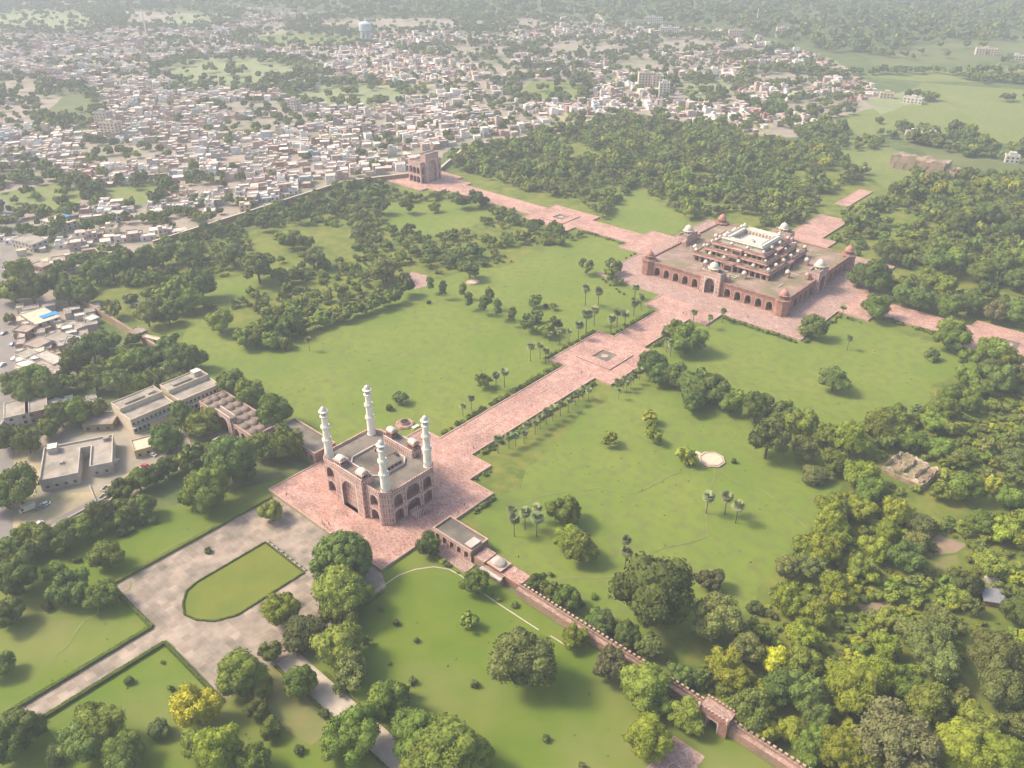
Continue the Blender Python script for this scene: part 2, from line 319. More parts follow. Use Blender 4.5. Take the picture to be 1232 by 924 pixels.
# curved thin path on the park lawn
def ribbon(name, pts, wd, m, z):
    mb = MB(); P = [np.array(p, float) for p in pts]; L_ = []; R_ = []
    for i, p in enumerate(P):
        t = P[min(i+1, len(P)-1)]-P[max(i-1, 0)]; t /= np.linalg.norm(t); nn = np.array([-t[1], t[0]])*wd/2; L_.append(p+nn); R_.append(p-nn)
    for i in range(len(P)-1): mb.face([(*R_[i], z), (*R_[i+1], z), (*L_[i+1], z), (*L_[i], z)], m)
    return tag(mb.build(name), kind='structure')
ribbon('narrow_path', [G(*p) for p in ((440, 718), (462, 704), (480, 692), (500, 685), (522, 682), (540, 685), (555, 693), (578, 712), (605, 730), (628, 745), (648, 758))], .5, PATHM, .1)
ribbon('narrow_path', [G(*p) for p in ((662, 765), (672, 771), (682, 778))], .5, PATHM, .1)
for tr in (((300, 500), (360, 470), (450, 440), (560, 400), (640, 350)), ((610, 610), (680, 590), (760, 590), (856, 560)), ((856, 560), (930, 600), (970, 640)), ((60, 800), (110, 740), (160, 700)), ((820, 440), (900, 460), (1000, 500), (1040, 510)), ((655, 700), (740, 690), (850, 640), (856, 560))):
    tp_ = np.array([G(*p) for p in tr]); tt = np.linspace(0, len(tr)-1, 40); tp_ = np.stack([np.interp(tt, range(len(tr)), tp_[:, k]) for k in (0, 1)], 1); tp_ += np.array([[1.6*math.sin(i*.5+tr[0][0]), 1.6*math.cos(i*.37)] for i in range(40)])
    ribbon('path', tp_, .6, WORN, .13+.001*len(tr)+.0001*tr[0][0])
ribbon('road', [G(*p) for p in ((-12, 700), (-6, 560), (4, 460), (8, 400), (8, 340), (16, 300), (2, 250), (-40, 215))], 15, ROADM, .08)
ribbon('road', [G(*p) for p in ((16, 300), (60, 283), (110, 262), (180, 246))], 6, ROADM, .075)
ribbon('road', [G(*p) for p in ((560, 208), (640, 172), (682, 156), (720, 146), (775, 132), (880, 118))], 7, PATHM, .09)
ribbon('road', [G(*p) for p in ((700, -10), (715, 14), (724, 27), (760, 32))], 14, PATHM, .09)
ribbon('path', [G(*p) for p in ((20, 652), (60, 632), (118, 600), (140, 588), (168, 575))], 3.5, ROADM, .1)
ribbon('path', [G(*p) for p in ((1150, 172), (1180, 178), (1205, 190), (1232, 180))], 4, PATHM, .09)
ribbon('path', [(165, -430), (165, -345)], 11, PAVE2, .12)
# raised cross-shaped causeways and platform round the mausoleum
def arm(full):
    if full == 'n': half = [(73, 73), (23, 73), (23, 92), (12, 92), (12, 143)]
    else: half = [(73, 73), (22, 73), (22, 92), (10.5, 92), (10.5, 141), (21, 141), (21, 187), (10.5, 187), (10.5, 281), (23, 281), (23, 295), (37.5, 295), (37.5, 358 if full == 's' else 345)]
    if full == 'w': half = half[:-4]+[(18, 281), (18, 300), (26, 300), (26, 345)]
    return half
out = []
for rot, kind in ((0, 'n'), (3, 'w'), (2, 's'), (1, 'e')):      # counterclockwise outline
    h = arm(kind); pts = [(a, b) for a, b in h]+[(-a, b) for a, b in h[::-1]]
    k = {0: 0, 3: 1, 2: 2, 1: 3}[rot]; pts = pts[:-1]
    for (x, y) in pts:
        for _ in range(k): x, y = -y, x
        out.append((x, y))
PZ = .9
mb = MB(); mb.prism(out, -.05, PZ, KERB, PAVE); tag(mb.build('paved_platform'), kind='structure')
mb = MB(); mb.ring(out, .55, PZ-.01, PZ+.32, KERB, out=.03); tag(mb.build('platform_kerb'), kind='structure')
sheet('worn_paving', rect(-72.3, 72.3, -72.3, 72.3), PAVE2, PZ+.012, px=False)
mb = MB()      # water-channel lines along the causeways, low edging
for k in range(4):
    for s in (-1.6, 1.6):
        for a, b in ((94, 139), (189, 279)):
            if k == 0 and a > 100: continue
            p = [(s-.15, a), (s+.15, a), (s+.15, b), (s-.15, b)]
            for _ in range(k): p = [(-y, x) for x, y in p]
            mb.prism(p, PZ, PZ+.09, KERB)
tag(mb.build('channel_edging'), kind='structure')
def basin(cx, cy, rz, label):
    t = thing('garden_tank', label, 'water tank', (cx, cy, PZ), rz, 'square tanks on the causeways')
    mb = MB(); o = rect(-11.5, 11.5, -11, 11); i = rect(-5, 5, -5, 5)
    for k in range(4):
        a, b, c, d = o[k], o[(k+1) % 4], i[(k+1) % 4], i[k]
        mb.face([(*a, .55), (*b, .55), (*c, .55), (*d, .55)], PAVE); mb.face([(*a, 0), (*b, 0), (*b, .55), (*a, .55)], TIERS); mb.face([(*d, .55), (*c, .55), (*c, -.6), (*d, -.6)], RUBB)
    mb.build('surround', t); mb = MB(); mb.face([(x, y, .03) for x, y in i], ROOFG); mb.prism([(2.2*math.cos(a*math.pi/4), 2.2*math.sin(a*math.pi/4)) for a in range(8)], .03, .4, KERB); mb.build('basin_floor', t)
basin(0, -164, 0, 'square sunken stone tank in the middle of the long pink causeway'); basin(-164, 0, math.pi/2, 'square tank on the far causeway that runs to the distant gateway')
basin(164, 0, math.pi/2, 'square tank on the causeway leaving the mausoleum towards the picture edge')
# ================================================================== DOMED KIOSKS
def chhatri_mesh(n, r, h, stone, roofm, eave=1.35, square=False):
    mb = MB(); ph = math.pi/n if not square else math.pi/4
    if square: n = 4
    poly = lambda q: [(q*math.cos(ph+2*math.pi*k/n), q*math.sin(ph+2*math.pi*k/n)) for k in range(n)]
    mb.prism(poly(r*1.12), 0, h*.1, stone)
    for x, y in poly(r*.95): mb.box(x-r*.11, x+r*.11, y-r*.11, y+r*.11, h*.1, h*.86, stone, bottom=False)
    e = poly(r*eave*1.05); i = poly(r*.95)
    for k in range(n):
        a, b, c, d = e[k], e[(k+1) % n], i[(k+1) % n], i[k]
        mb.face([(*a, h*.8), (*b, h*.8), (*c, h), (*d, h)], stone); mb.face([(*b, h*.78), (*a, h*.78), (*d, h*.86), (*c, h*.86)], stone)
    d = MB(); prof = [(r*1.02, h), (r*1.02, h*1.06), (r*.97, h*1.06+r*.28), (r*.8, h*1.06+r*.6), (r*.52, h*1.06+r*.88), (r*.2, h*1.06+r*1.03), (r*.09, h*1.06+r*1.1), (r*.09, h*1.06+r*1.3), (0, h*1.06+r*1.42)]
    d.lathe(0, 0, prof, roofm, 14)
    return mb, d
def chhatri(name, parent, loc, n, r, h, stone, roofm, square=False, cache={}):
    key = (n, r, h, stone.name, roofm.name, square)
    if key not in cache:
        a, d = chhatri_mesh(n, r, h, stone, roofm, square=square); A = a.build(name, parent); D = d.build('dome', A, smooth=True); A.location = loc; cache[key] = (A.data, D.data); return A
    A = bpy.data.objects.new(name, cache[key][0]); D = bpy.data.objects.new('dome', cache[key][1])
    for o in (A, D): S.collection.objects.link(o)
    A.parent = parent; A.location = loc; D.parent = A; return A
def vault_kiosk(parent, loc, a, b, h, stone, roofm, rz=0.):      # oblong kiosk with a curved vault roof
    mb = MB(); mb.box(-a, a, -b, b, 0, .5, stone)
    for x in (-a+.3, -a/3, a/3, a-.3):
        for y in (-b+.3, b-.3): mb.box(x-.28, x+.28, y-.28, y+.28, .5, h, stone)
    mb.box(-a-.7, a+.7, -b-.7, b+.7, h, h+.25, stone, bottom=True); mb.box(-a*.45, a*.45, -b*.4, b*.4, .5, h, DARK)
    o = mb.build('roof_kiosk', parent); o.location = loc; o.rotation_euler = (0, 0, rz)
    r = MB(); N = 8; M = 5; H = b*.95
    g = [[((a-.1)*(-1+2*i/M), b*.95*math.cos(math.pi*j/N), h+.25+H*math.sin(math.pi*j/N)*(.72+.28*(1-(2*i/M-1)**2))) for j in range(N+1)] for i in range(M+1)]
    for i in range(M):
        for j in range(N): r.face([g[i][j], g[i+1][j], g[i+1][j+1], g[i][j+1]], roofm)
    r.face(g[0][::-1], roofm); r.face(g[M], roofm); r.build('vault_roof', o); return o
# ================================================================== SOUTH GATEWAY
def pishtaq(mb, org, u, W_, H_, ow, oz, dep, wall, z0, proud=1.6, thick=4., back=None):      # tall portal screen with one big arch
    ux, uy = u; nx, ny = uy, -ux; o = (org[0]+nx*proud, org[1]+ny*proud)
    facade(mb, o, u, H_, [(0, (W_-ow)/2, []), ((W_-ow)/2, (W_+ow)/2, [(0, oz*.62, oz, dep)]), ((W_+ow)/2, W_, [])], wall, NICHE, back or NICHE, z0=z0, n=16, frame=(.9, TRIM))
    P = lambda a, z, d: (o[0]+ux*a-nx*d, o[1]+uy*a-ny*d, z0+z)
    t = proud+thick
    mb.face([P(0, 0, t), P(0, 0, 0), P(0, H_, 0), P(0, H_, t)], wall); mb.face([P(W_, 0, 0), P(W_, 0, t), P(W_, H_, t), P(W_, H_, 0)], wall)
    mb.face([P(0, H_, 0), P(W_, H_, 0), P(W_, H_, t), P(0, H_, t)], ROOFG); mb.face([P(W_, 0, t), P(0, 0, t), P(0, H_, t), P(W_, H_, t)], wall)
    for (d0, d1) in ((0, .5), (t-.5, t)):      # parapet rails
        q = [P(0, H_, d0), P(W_, H_, d0), P(W_, H_, d1), P(0, H_, d1)]; r = [(x, y, z+1.) for x, y, z in q]
        for a, b in ((0, 1), (1, 2), (2, 3), (3, 0)): mb.face([q[a], q[b], r[b], r[a]], wall)
        mb.face(r, TRIM)
def minaret(parent, x, y, z):
    mb = MB(); H = 24.5
    prof = [(1.95, 0), (1.95, .5), (1.8, .5), (1.65, 8.2), (2.15, 8.5), (2.15, 8.8), (2.1, 9.5), (1.95, 9.5), (1.5, 8.9), (1.42, 14.6)]
    prof2 = [(1.42, 14.6), (2.0, 14.9), (2.0, 15.2), (1.95, 15.9), (1.8, 15.9), (1.3, 15.3), (1.22, 20.0), (1.75, 20.3), (1.75, 20.6), (1.3, 20.7)]
    mb.lathe(0, 0, prof+prof2[1:], MINA, 16); mb.box(-.5, .5, -1.72, -1.5, .6, 2.4, DARK)
    o = mb.build('minaret', parent); o.location = (x, y, z)
    a = MB(); a.lathe(0, 0, [(1.3, 20.65), (1.3, 21.1)], MINA, 12)
    for k in range(8): c, s = math.cos(k*math.pi/4), math.sin(k*math.pi/4); a.box(1.05*c-.16, 1.05*c+.16, 1.05*s-.16, 1.05*s+.16, 21.0, 23, MINA)
    a.lathe(0, 0, [(.7, 21), (.7, 23)], NICHE, 8); a.lathe(0, 0, [(1.1, 22.9), (2.0, 22.8), (2.0, 22.95), (1.25, 23.3)], MINA, 16); a.build('lantern', o)
    d = MB(); d.lathe(0, 0, [(1.25, 23.25), (1.3, 23.6), (1.15, 24.2), (.8, 24.7), (.35, 25.), (.12, 25.15), (.12, 25.6), (0, 25.8)], MARB, 14); d.build('cupola', o, smooth=True)
    b = MB()
    for zz in (9.5, 15.9):
        for k in range(12): pass
    return o
gate = thing('monumental_gateway', 'great pink sandstone gateway with four tall white marble minarets on its roof', 'gateway', (0, -326, PZ))
X, Y, HB = 21.2, 14.8, 15.8
mb = MB(); ch = 3.2
two = [(.4, 3.6, 6.4, 2.6), (7.9, 11., 13.7, 2.6)]
def gate_face(org, u, L, nb):
    if nb == 'long': cols = [(0, 1.2, []), (1.2, 6.2, two), (6.2, L-6.2, []), (L-6.2, L-1.2, two), (L-1.2, L, [])]
    else: cols = [(0, 1.3, []), (1.3, 6., two), (6., 8., []), (8., L-8., [(.4, 3.9, 6.9, 3), (8.1, 11.4, 14.3, 3)]), (L-8., L-6., []), (L-6., L-1.3, two), (L-1.3, L, [])]
    facade(mb, org, u, HB, cols, STONE, NICHE, NICHE, frame=(.45, TRIM))
gate_face((-X+ch, -Y), (1, 0), 2*(X-ch), 'long'); gate_face((X-ch, Y), (-1, 0), 2*(X-ch), 'long')
gate_face((X, -Y+ch), (0, 1), 2*(Y-ch), 'short'); gate_face((-X, Y-ch), (0, -1), 2*(Y-ch), 'short')
cor = [(X-ch, -Y), (X, -Y+ch), (X, Y-ch), (X-ch, Y), (-X+ch, Y), (-X, Y-ch), (-X, -Y+ch), (-X+ch, -Y)]
for a, b in ((0, 1), (2, 3), (4, 5), (6, 7)):
    A, B = cor[a], cor[b]; mb.face([(*A, 0), (*B, 0), (*B, HB), (*A, HB)], STONE)
    d = np.array(B)-np.array(A); L0 = np.linalg.norm(d); d = d/L0; nn = np.array([d[1], -d[0]])*.07
    for t in (.12, .38, .62, .88):
        p = np.array(A)+d*L0*t+nn; q0, q1 = p-d*.14, p+d*.14; mb.face([(*q0, .2), (*q1, .2), (*q1, HB-.6), (*q0, HB-.6)], TRIM)
mb.build('wall', gate)
mb = MB(); mb.face([(*p, HB) for p in offset(cor, 3.2)], ROOFG)
inn = offset(cor, 3.2)
for k in range(8): a, b, c, d = cor[k], cor[(k+1) % 8], inn[(k+1) % 8], inn[k]; mb.face([(*a, HB), (*b, HB), (*c, HB), (*d, HB)], ROOFG)
mb.build('roof', gate)
mb = MB(); mb.ring(cor, .5, HB+.004, HB+1.1, STONE, out=.12)
mb.build('parapet', gate)
mb = MB(); pishtaq(mb, (-9.2, -Y), (1, 0), 18.4, 18.4, 9.4, 14.2, 6.2, STONE, 0); mb.build('portal', gate); mb = MB(); pishtaq(mb, (9.2, Y), (-1, 0), 18.4, 18.4, 9.4, 14.2, 6.2, STONE, 0)
mb.build('portal', gate)
for s in (-1, 1):
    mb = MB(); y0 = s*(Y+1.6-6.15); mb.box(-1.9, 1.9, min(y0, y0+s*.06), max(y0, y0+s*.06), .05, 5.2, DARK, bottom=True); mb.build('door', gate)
mb = MB()      # inner raised court on the roof
hx = [(-10, -6), (-7, -9), (7, -9), (10, -6), (10, 6), (7, 9), (-7, 9), (-10, 6)]
mb.ring(hx, .5, HB+.004, HB+.9, TRIM); mb.box(3.5, 9.3, -5.2, 5.2, HB, HB+2.6, NICHE, ROOFG)
for k in range(5): mb.box(9.32, 9.4, -4.6+k*2, -3.4+k*2, HB+.4, HB+2.1, DARK)
mb.box(-6.5, 2.6, 3.2, 8.2, HB, HB+2.3, STONE, ROOFG)
for k in range(4): mb.box(-6+k*2.1, -4.8+k*2.1, 3.1, 3.19, HB+.4, HB+1.9, DARK)
mb.build('roof_gallery', gate)
for sx in (-1, 1):
    for sy in (-1, 1): minaret(gate, sx*18.2, sy*11.6, HB)
for sx in (-1, 1):
    vault_kiosk(gate, (sx*6.9, -Y+.9, 18.4), 1.9, 1.7, 2.7, STONE, MARB); 
    vault_kiosk(gate, (sx*6.9, Y-.9, 18.4), 1.9, 1.7, 3., REDS, MARB)
mb = MB(); mb.box(X+.2, X+5, 2, 4, 0, 1.1, REDS, PAVE)
for k in range(5): mb.box(X+.2+k*.8, X+1+k*.8, -3, 2-.01, 0, 2.6-k*.5, STONE)
mb.build('side_stairs', gate)
# wings beside the gateway
def pavilion(x0, x1, y0, y1, h, label, arch_side):
    cx, cy = (x0+x1)/2, (y0+y1)/2; t = thing('side_pavilion', label, 'pavilion', (cx, cy, 0)); a, b = (x1-x0)/2, (y1-y0)/2
    mb = MB(); n = max(3, int(2*a/4)); ops = [(.9, 3., 4.1, 1.5)]
    facade(mb, (-a, -b), (1, 0), h, bays(2*a, n, 2.2, ops, .6, .6), STONE, NICHE, DARK, frame=(.2, TRIM)); facade(mb, (a, b), (-1, 0), h, bays(2*a, n, 2.2, ops, .6, .6), STONE, NICHE, DARK)
    facade(mb, (a, -b), (0, 1), h, [(0, 2*b, [])], WALLM, NICHE, DARK); facade(mb, (-a, b), (0, -1), h, [(0, 2*b, [])], STONE, NICHE, DARK); mb.build('wall', t)
    mb = MB(); p = rect(-a, a, -b, b); i = offset(p, .5); mb.face([(*q, h-.25) for q in i], ROOFG); mb.build('roof', t)
    mb = MB(); mb.ring(p, .5, h, h+.55, KERB, out=.1); mb.build('parapet', t); return t
t = pavilion(38.4, 59.5, -331.5, -321.8, 5.2, 'low grey-roofed pavilion joined to the gateway on the crenellated wall side', 's')
mb = MB(); mb.box(6.5, 10.2, -4.2, 1.2, 5., 6.8, WALLM, PLAS); mb.build('stair_head', t)
t = pavilion(-69.5, -38.2, -332.3, -320.6, 5.6, 'long dark-roofed pavilion between the domed mosque and the gateway', 's')
sheet('paved_strip', rect(37.6, 62, -337.5, -331.6), PAVE2, .4, px=False)
mb = MB(); mb.box(37.7, 62, -337.5, -331.7, 0, .38, KERB); tag(mb.build('terrace_base'), kind='structure')
# small domed room and red terrace on the wall
t = thing('domed_chamber', 'small red chamber with a whitish oval dome on the wall beside the grey-roofed pavilion', 'chamber', (71, -328, 0))
mb = MB(); mb.box(-3.3, 3.3, -2.6, 2.6, 0, 4.2, REDS, PLAS); mb.box(-3.7, 3.7, -3., 3., 4.2, 4.5, KERB, bottom=True); mb.build('wall', t)
mb = MB(); mb.lathe(0, 0, [(3., 4.5), (2.95, 5.), (2.5, 5.6), (1.5, 6.1), (0, 6.3)], PLAS, 16, sx=1.05, sy=.8); mb.build('dome', t, smooth=True)
mb = MB(); mb.box(60.6, 66, -331, -324, 0, 3.6, WALLM, PAVE2); tag(mb.build('wall_terrace'), 'brown paved terrace between the grey-roofed pavilion and the oval dome', 'terrace'); mb = MB(); mb.box(74.6, 84, -331, -324.5, 0, 3.4, REDS, PAVE); tag(mb.build('wall_terrace'), 'red paved terrace on the wall beyond the small oval dome', 'terrace')
mb = MB(); mb.box(66.5, 77, -334, -332.6, 2.6, 3.4, PLAS, bottom=True); mb.box(67, 76.5, -332.6, -331.2, 0, 3.3, WALLM); tag(mb.build('stone_ledge'), 'pale stone ledge along the foot of the oval-domed chamber', 'ledge')
# crenellated wall running off to the right
def crenel_wall(x0, x1, y, h, label):
    t = thing('crenellated_wall', label, 'wall', ((x0+x1)/2, y, 0), 0, 'garden enclosure wall'); L = (x1-x0)/2
    mb = MB(); mb.box(-L, L, -1.6, 0, 0, h-1.5, WALLM, PAVE2); mb.box(-L, L, 0.003, .9, 0, h-.4, WALLM, KERB)
    k = -L
    while k < L-1: 
        for p in range(1): mb.prism([(k+.15, .1), (k+1.15, .1), (k+1.15, .75), (k+.15, .75)], h-.397, h+.75, WALLM, KERB)
        k += 1.85
    mb.build('rampart', t); return t
crenel_wall(84.3, 162, -331.6, 5., 'sandstone wall with a row of battlements running from the red terrace to the small gatehouse')
crenel_wall(172, 300, -332.6, 5., 'battlemented wall beyond the small gatehouse, running out of the picture corner')
t = thing('small_gatehouse', 'small red gatehouse with dark arched doorway and corner finials in the battlemented wall', 'gatehouse', (167, -333.2, 0))
mb = MB(); facade(mb, (-4.9, -2.6), (1, 0), 7, [(0, 3.1, []), (3.1, 6.7, [(0, 2.8, 4.6, 2.2)]), (6.7, 9.8, [])], REDS, NICHE, DARK, frame=(.35, TRIM))
facade(mb, (4.9, 2.6), (-1, 0), 7, [(0, 9.8, [])], REDS, NICHE, DARK); facade(mb, (4.9, -2.6), (0, 1), 7, [(0, 5.2, [])], REDS, NICHE, DARK); facade(mb, (-4.9, 2.6), (0, -1), 7, [(0, 5.2, [])], REDS, NICHE, DARK); mb.build('wall', t)
mb = MB(); mb.face([(x, y, 6.99) for x, y in rect(-4.9, 4.9, -2.6, 2.6)], PAVE2); mb.build('roof', t)
for yy in (-2.6, 2.1):
    mb = MB(); mb.box(-4.88, 4.88, yy, yy+.5, 7., 7.25, REDS, KERB)
    for k in range(8): mb.box(-4.85+k*1.24, -4.1+k*1.24, yy+.01, yy+.49, 7.254, 8., REDS, KERB)
    mb.build('battlement', t)
for sx in (-1, 1):
    mb = MB(); mb.lathe(sx*4.75, -2.6, [(.45, 7), (.45, 8.4), (.65, 8.5), (.4, 9), (0, 9.3)], KERB, 8); mb.build('finial', t)
# ================================================================== THE MAUSOLEUM
tomb = thing('mausoleum', 'vast stepped red sandstone mausoleum crowned by an open white marble court', 'mausoleum', (0, 0, PZ))
HT = 9.
def ground_storey():
    mb = MB(); L = 2*50.-11.
    for k in range(4):
        a = k*math.pi/2; ca, sa = round(math.cos(a)), round(math.sin(a)); R = lambda x, y: (x*ca-y*sa, x*sa+y*ca)
        o = R(-44.5, -50.); u = (ca, sa); cols = []; pos = 0.
        for side in (0, 1):
            base = 0. if side == 0 else 52.5
            for j in range(5):
                c = base+3.9+j*7.2; cols.append((pos, c-2.1, [])); cols.append((c-2.1, c+2.1, [(.3, 3.6, 6.3, 4.5)])); pos = c+2.1
            if side == 0: cols.append((pos, 37.5, [])); pos = 51.5
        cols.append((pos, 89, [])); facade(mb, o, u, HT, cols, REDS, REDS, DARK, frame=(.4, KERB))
    mb.build('arcade_wall', tomb)
ground_storey()
mb = MB(); p = rect(-49.9, 49.9, -49.9, 49.9); mb.face([(*q, HT) for q in p], TERR); mb.build('terrace', tomb)
mb = MB(); mb.ring(p, .6, HT+.01, HT+.9, REDS, out=.5); mb.build('terrace_parapet', tomb)
for sx in (-1, 1):
    for sy in (-1, 1):
        mb = MB(); mb.lathe(0, 0, [(4.8, 0), (4.8, HT+.6), (5.3, HT+.8), (5.3, HT+1.3), (0, HT+1.3)], REDS, 8, ph=math.pi/8)
        o = mb.build('corner_tower', tomb); o.location = (sx*48.5, sy*48.5, 0); chhatri('tower_kiosk', o, (0, 0, HT+1.3), 8, 2.5, 3.2, REDS, mat('pink_dome', (.5, .24, .19), (.42, .2, .15), .8))
for k in range(4):
    e = bpy.data.objects.new('portal', None); S.collection.objects.link(e); e.parent = tomb; e.rotation_euler = (0, 0, k*math.pi/2)
    mb = MB(); pishtaq(mb, (-7., -50), (1, 0), 14., 14.6, 7., 10.8, 5., STONE, 0, proud=2., thick=5.); mb.box(-1.2, 1.2, -47.4, -47.1, .1, 4, DARK); mb.build('portal_screen', e)
    chhatri('portal_kiosk', e, (0, -48.6, 14.6), 8, 2.9, 3.1, CREAM, MARB, square=False); 
    for s in (-1, 1): chhatri('portal_turret', e, (s*8.8, -45., HT), 4, 1.4, 3, TIERS, KERB, square=True)
tiers = [(27.5, 9., 13.8, 13, 'second_storey'), (22.2, 13.8, 17.4, 11, 'third_storey'), (18.4, 17.4, 20.8, 9, 'fourth_storey')]
for hw, z0, z1, n, nm in tiers:
    mb = MB()
    for k in range(4):
        a = k*math.pi/2; ca, sa = round(math.cos(a)), round(math.sin(a)); o = (-hw*ca+hw*sa, -hw*sa-hw*ca)
        facade(mb, o, (ca, sa), z1-z0, bays(2*hw, n, 2*hw/n*.66, [(0, (z1-z0)*.5, (z1-z0)*.78, 2.2)], 1, 1), TIERS, TIERS, DARK, z0=z0, n=6)
        # sloped eave
        e = hw+1.1; q = [(-e, -e), (e, -e), (hw, -hw), (-hw, -hw)]; zz = (z1-.75, z1-.75, z1-.25, z1-.25)
        R = lambda x, y: (x*ca-y*sa, x*sa+y*ca); mb.face([(*R(*c), z) for c, z in zip(q, zz)], TIERS); mb.face([(*R(*c), z-.15) for c, z in zip(q, zz)][::-1], TIERS)
        # projecting centre bay
        mb.prism([R(*c) for c in ((-3.6, -hw-2.6), (3.6, -hw-2.6), (3.6, -hw-.02), (-3.6, -hw-.02))], z0, z1+.3, TIERS, REDS)
        mb.prism([R(*c) for c in ((-2.5, -hw-2.66), (2.5, -hw-2.66), (2.5, -hw-2.61), (-2.5, -hw-2.61))], z0+.3, z1-1, DARK)
    mb.face([(*c, z1) for c in rect(-hw, hw, -hw, hw)], TERR); mb.ring(rect(-hw, hw, -hw, hw), .35, z1+.01, z1+.7, TIERS); mb.build(nm, tomb)
def rowk(hw, z, n, r, h, mm=TIERS):
    done = set()
    for k in range(n+1):
        c = -hw+2*hw*k/n
        for q in ((c, -hw), (c, hw), (-hw, c), (hw, c)):
            q = (round(q[0], 2), round(q[1], 2))
            if q in done: continue
            done.add(q); chhatri('terrace_kiosk', tomb, (q[0], q[1], z), 4, r, h, mm, MARB, square=True)
rowk(26.3, 13.8, 5, 1.25, 2.1); rowk(17.2, 20.8, 3, 1.15, 1.9); rowk(21.2, 17.4, 3, .9, 1.6)
for sx in (-1, 1):
    for sy in (-1, 1): chhatri('terrace_kiosk', tomb, (sx*34, sy*14, 9), 4, 1.6, 3.4, TIERS, MARB, square=True); chhatri('terrace_kiosk', tomb, (sx*14, sy*34, 9), 4, 1.6, 3.4, TIERS, MARB, square=True)
# crumbling low walls on the terrace
for k in range(26):
    q = random.choice(((0, -1), (0, 1), (1, 0), (-1, 0))); a = random.uniform(-40, 40); b = random.uniform(28, 42); x, y = (a, q[1]*b) if q[1] else (q[0]*b, a)
    l = random.uniform(1, 5); mb = MB(); mb.box(x-l, x+l, y-.4, y+.4, HT+.002*k, HT+random.uniform(.15, .5), RUBB, PLAS, a=random.choice((0, math.pi/2))); mb.build('terrace_edging', tomb)
court = bpy.data.objects.new('marble_court', None); S.collection.objects.link(court); court.parent = tomb; court.location = (0, 0, 20.8)
hw = 14.3; mb = MB()
mb.ring(rect(-hw, hw, -hw, hw), 3.4, 0, 3.5, MARB); mb.build('gallery_wall', court)
mb = MB(); mb.ring(rect(-hw-.9, hw+.9, -hw-.9, hw+.9), .9, 3.1, 3.3, MARB); mb.ring(rect(-hw, hw, -hw, hw), .35, 3.5, 4.3, MARB); mb.ring(rect(-hw+3., hw-3., -hw+3., hw-3.), .39, 3.5, 4., MARB); mb.build('cornice', court)
mb = MB(); i = hw-3.42
for k in range(4):
    a = k*math.pi/2; ca, sa = math.cos(a), math.sin(a)
    for j in range(9):
        c = -i+2*i*(j+.5)/9; q = [(c-.75, i-.03), (c+.75, i-.03), (c+.75, i), (c-.75, i)]; mb.prism([(x*ca-y*sa, x*sa+y*ca) for x, y in q], .2, 2.5, NICHE)
mb.build('court_arcade', court)
mb = MB(); mb.face([(*c, .02) for c in rect(-i, i, -i, i)], MARB); mb.box(-1.6, 1.6, -1.6, 1.6, .02, 1.2, MARB); mb.box(-.5, .5, -1, 1, 1.2, 1.8, MARB); mb.build('court_floor', court)
mb = MB()
for k in range(4):
    a = k*math.pi/2; ca, sa = math.cos(a), math.sin(a)
    for j in range(11):
        c = -hw+2*hw*(j+.5)/11; q = [(c-.7, hw+.005), (c+.7, hw+.005), (c+.7, hw+.05), (c-.7, hw+.05)]; mb.prism([(x*ca-y*sa, x*sa+y*ca) for x, y in q], .7, 2.6, CREAM)
mb.build('lattice_panel', court)
for sx in (-1, 1):
    for sy in (-1, 1): chhatri('court_kiosk', court, (sx*(hw-1.4), sy*(hw-1.4), 3.5), 8, 1.15, 1.7, MARB, MARB) if (sx, sy) != (1, -1) else chhatri('court_kiosk', court, (sx*(hw-1.4), sy*(hw-1.4), 3.5), 8, .6, .9, MARB, MARB)
# ================================================================== FAR GATEWAYS
def far_gate(name, label, loc, rz, w_, d_, h, arch, wall, proud_h, kiosks):
    t = thing(name, label, 'gateway', loc, rz); mb = MB(); ops = [(.5, 4.5, 7., 2.5), (9., 12.5, 15., 2.5)] if h > 16 else [(.5, 4.5, 7., 2.5)]
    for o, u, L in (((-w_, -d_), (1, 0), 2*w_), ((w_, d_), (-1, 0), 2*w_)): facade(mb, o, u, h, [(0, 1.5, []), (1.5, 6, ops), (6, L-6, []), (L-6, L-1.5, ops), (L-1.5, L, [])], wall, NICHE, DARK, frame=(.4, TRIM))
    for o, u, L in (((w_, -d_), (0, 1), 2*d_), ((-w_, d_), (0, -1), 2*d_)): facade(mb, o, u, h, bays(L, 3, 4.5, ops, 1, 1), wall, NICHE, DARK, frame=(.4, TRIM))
    mb.build('wall', t); mb = MB(); mb.face([(*c, h) for c in rect(-w_, w_, -d_, d_)], ROOFG); mb.ring(rect(-w_, w_, -d_, d_), .6, h+.01, h+1, wall, out=.1); mb.build('roof', t)
    mb = MB(); pishtaq(mb, (-arch, -d_), (1, 0), 2*arch, proud_h, arch*1.3, proud_h*.78, 6, wall, 0, proud=2., thick=5, back=BROWNR); mb.build('portal', t)
    return t
far_gate('garden_gateway', 'distant tall red gateway with a great pointed arch at the end of the far causeway', (-322, 0, 0), math.pi/2, 12.5, 8, 18.5, 7.8, STONE, 25.5, 0)
sheet('gate_paving', rect(-345, -300, -36, 36), PAVE2, .93, px=False) if False else None
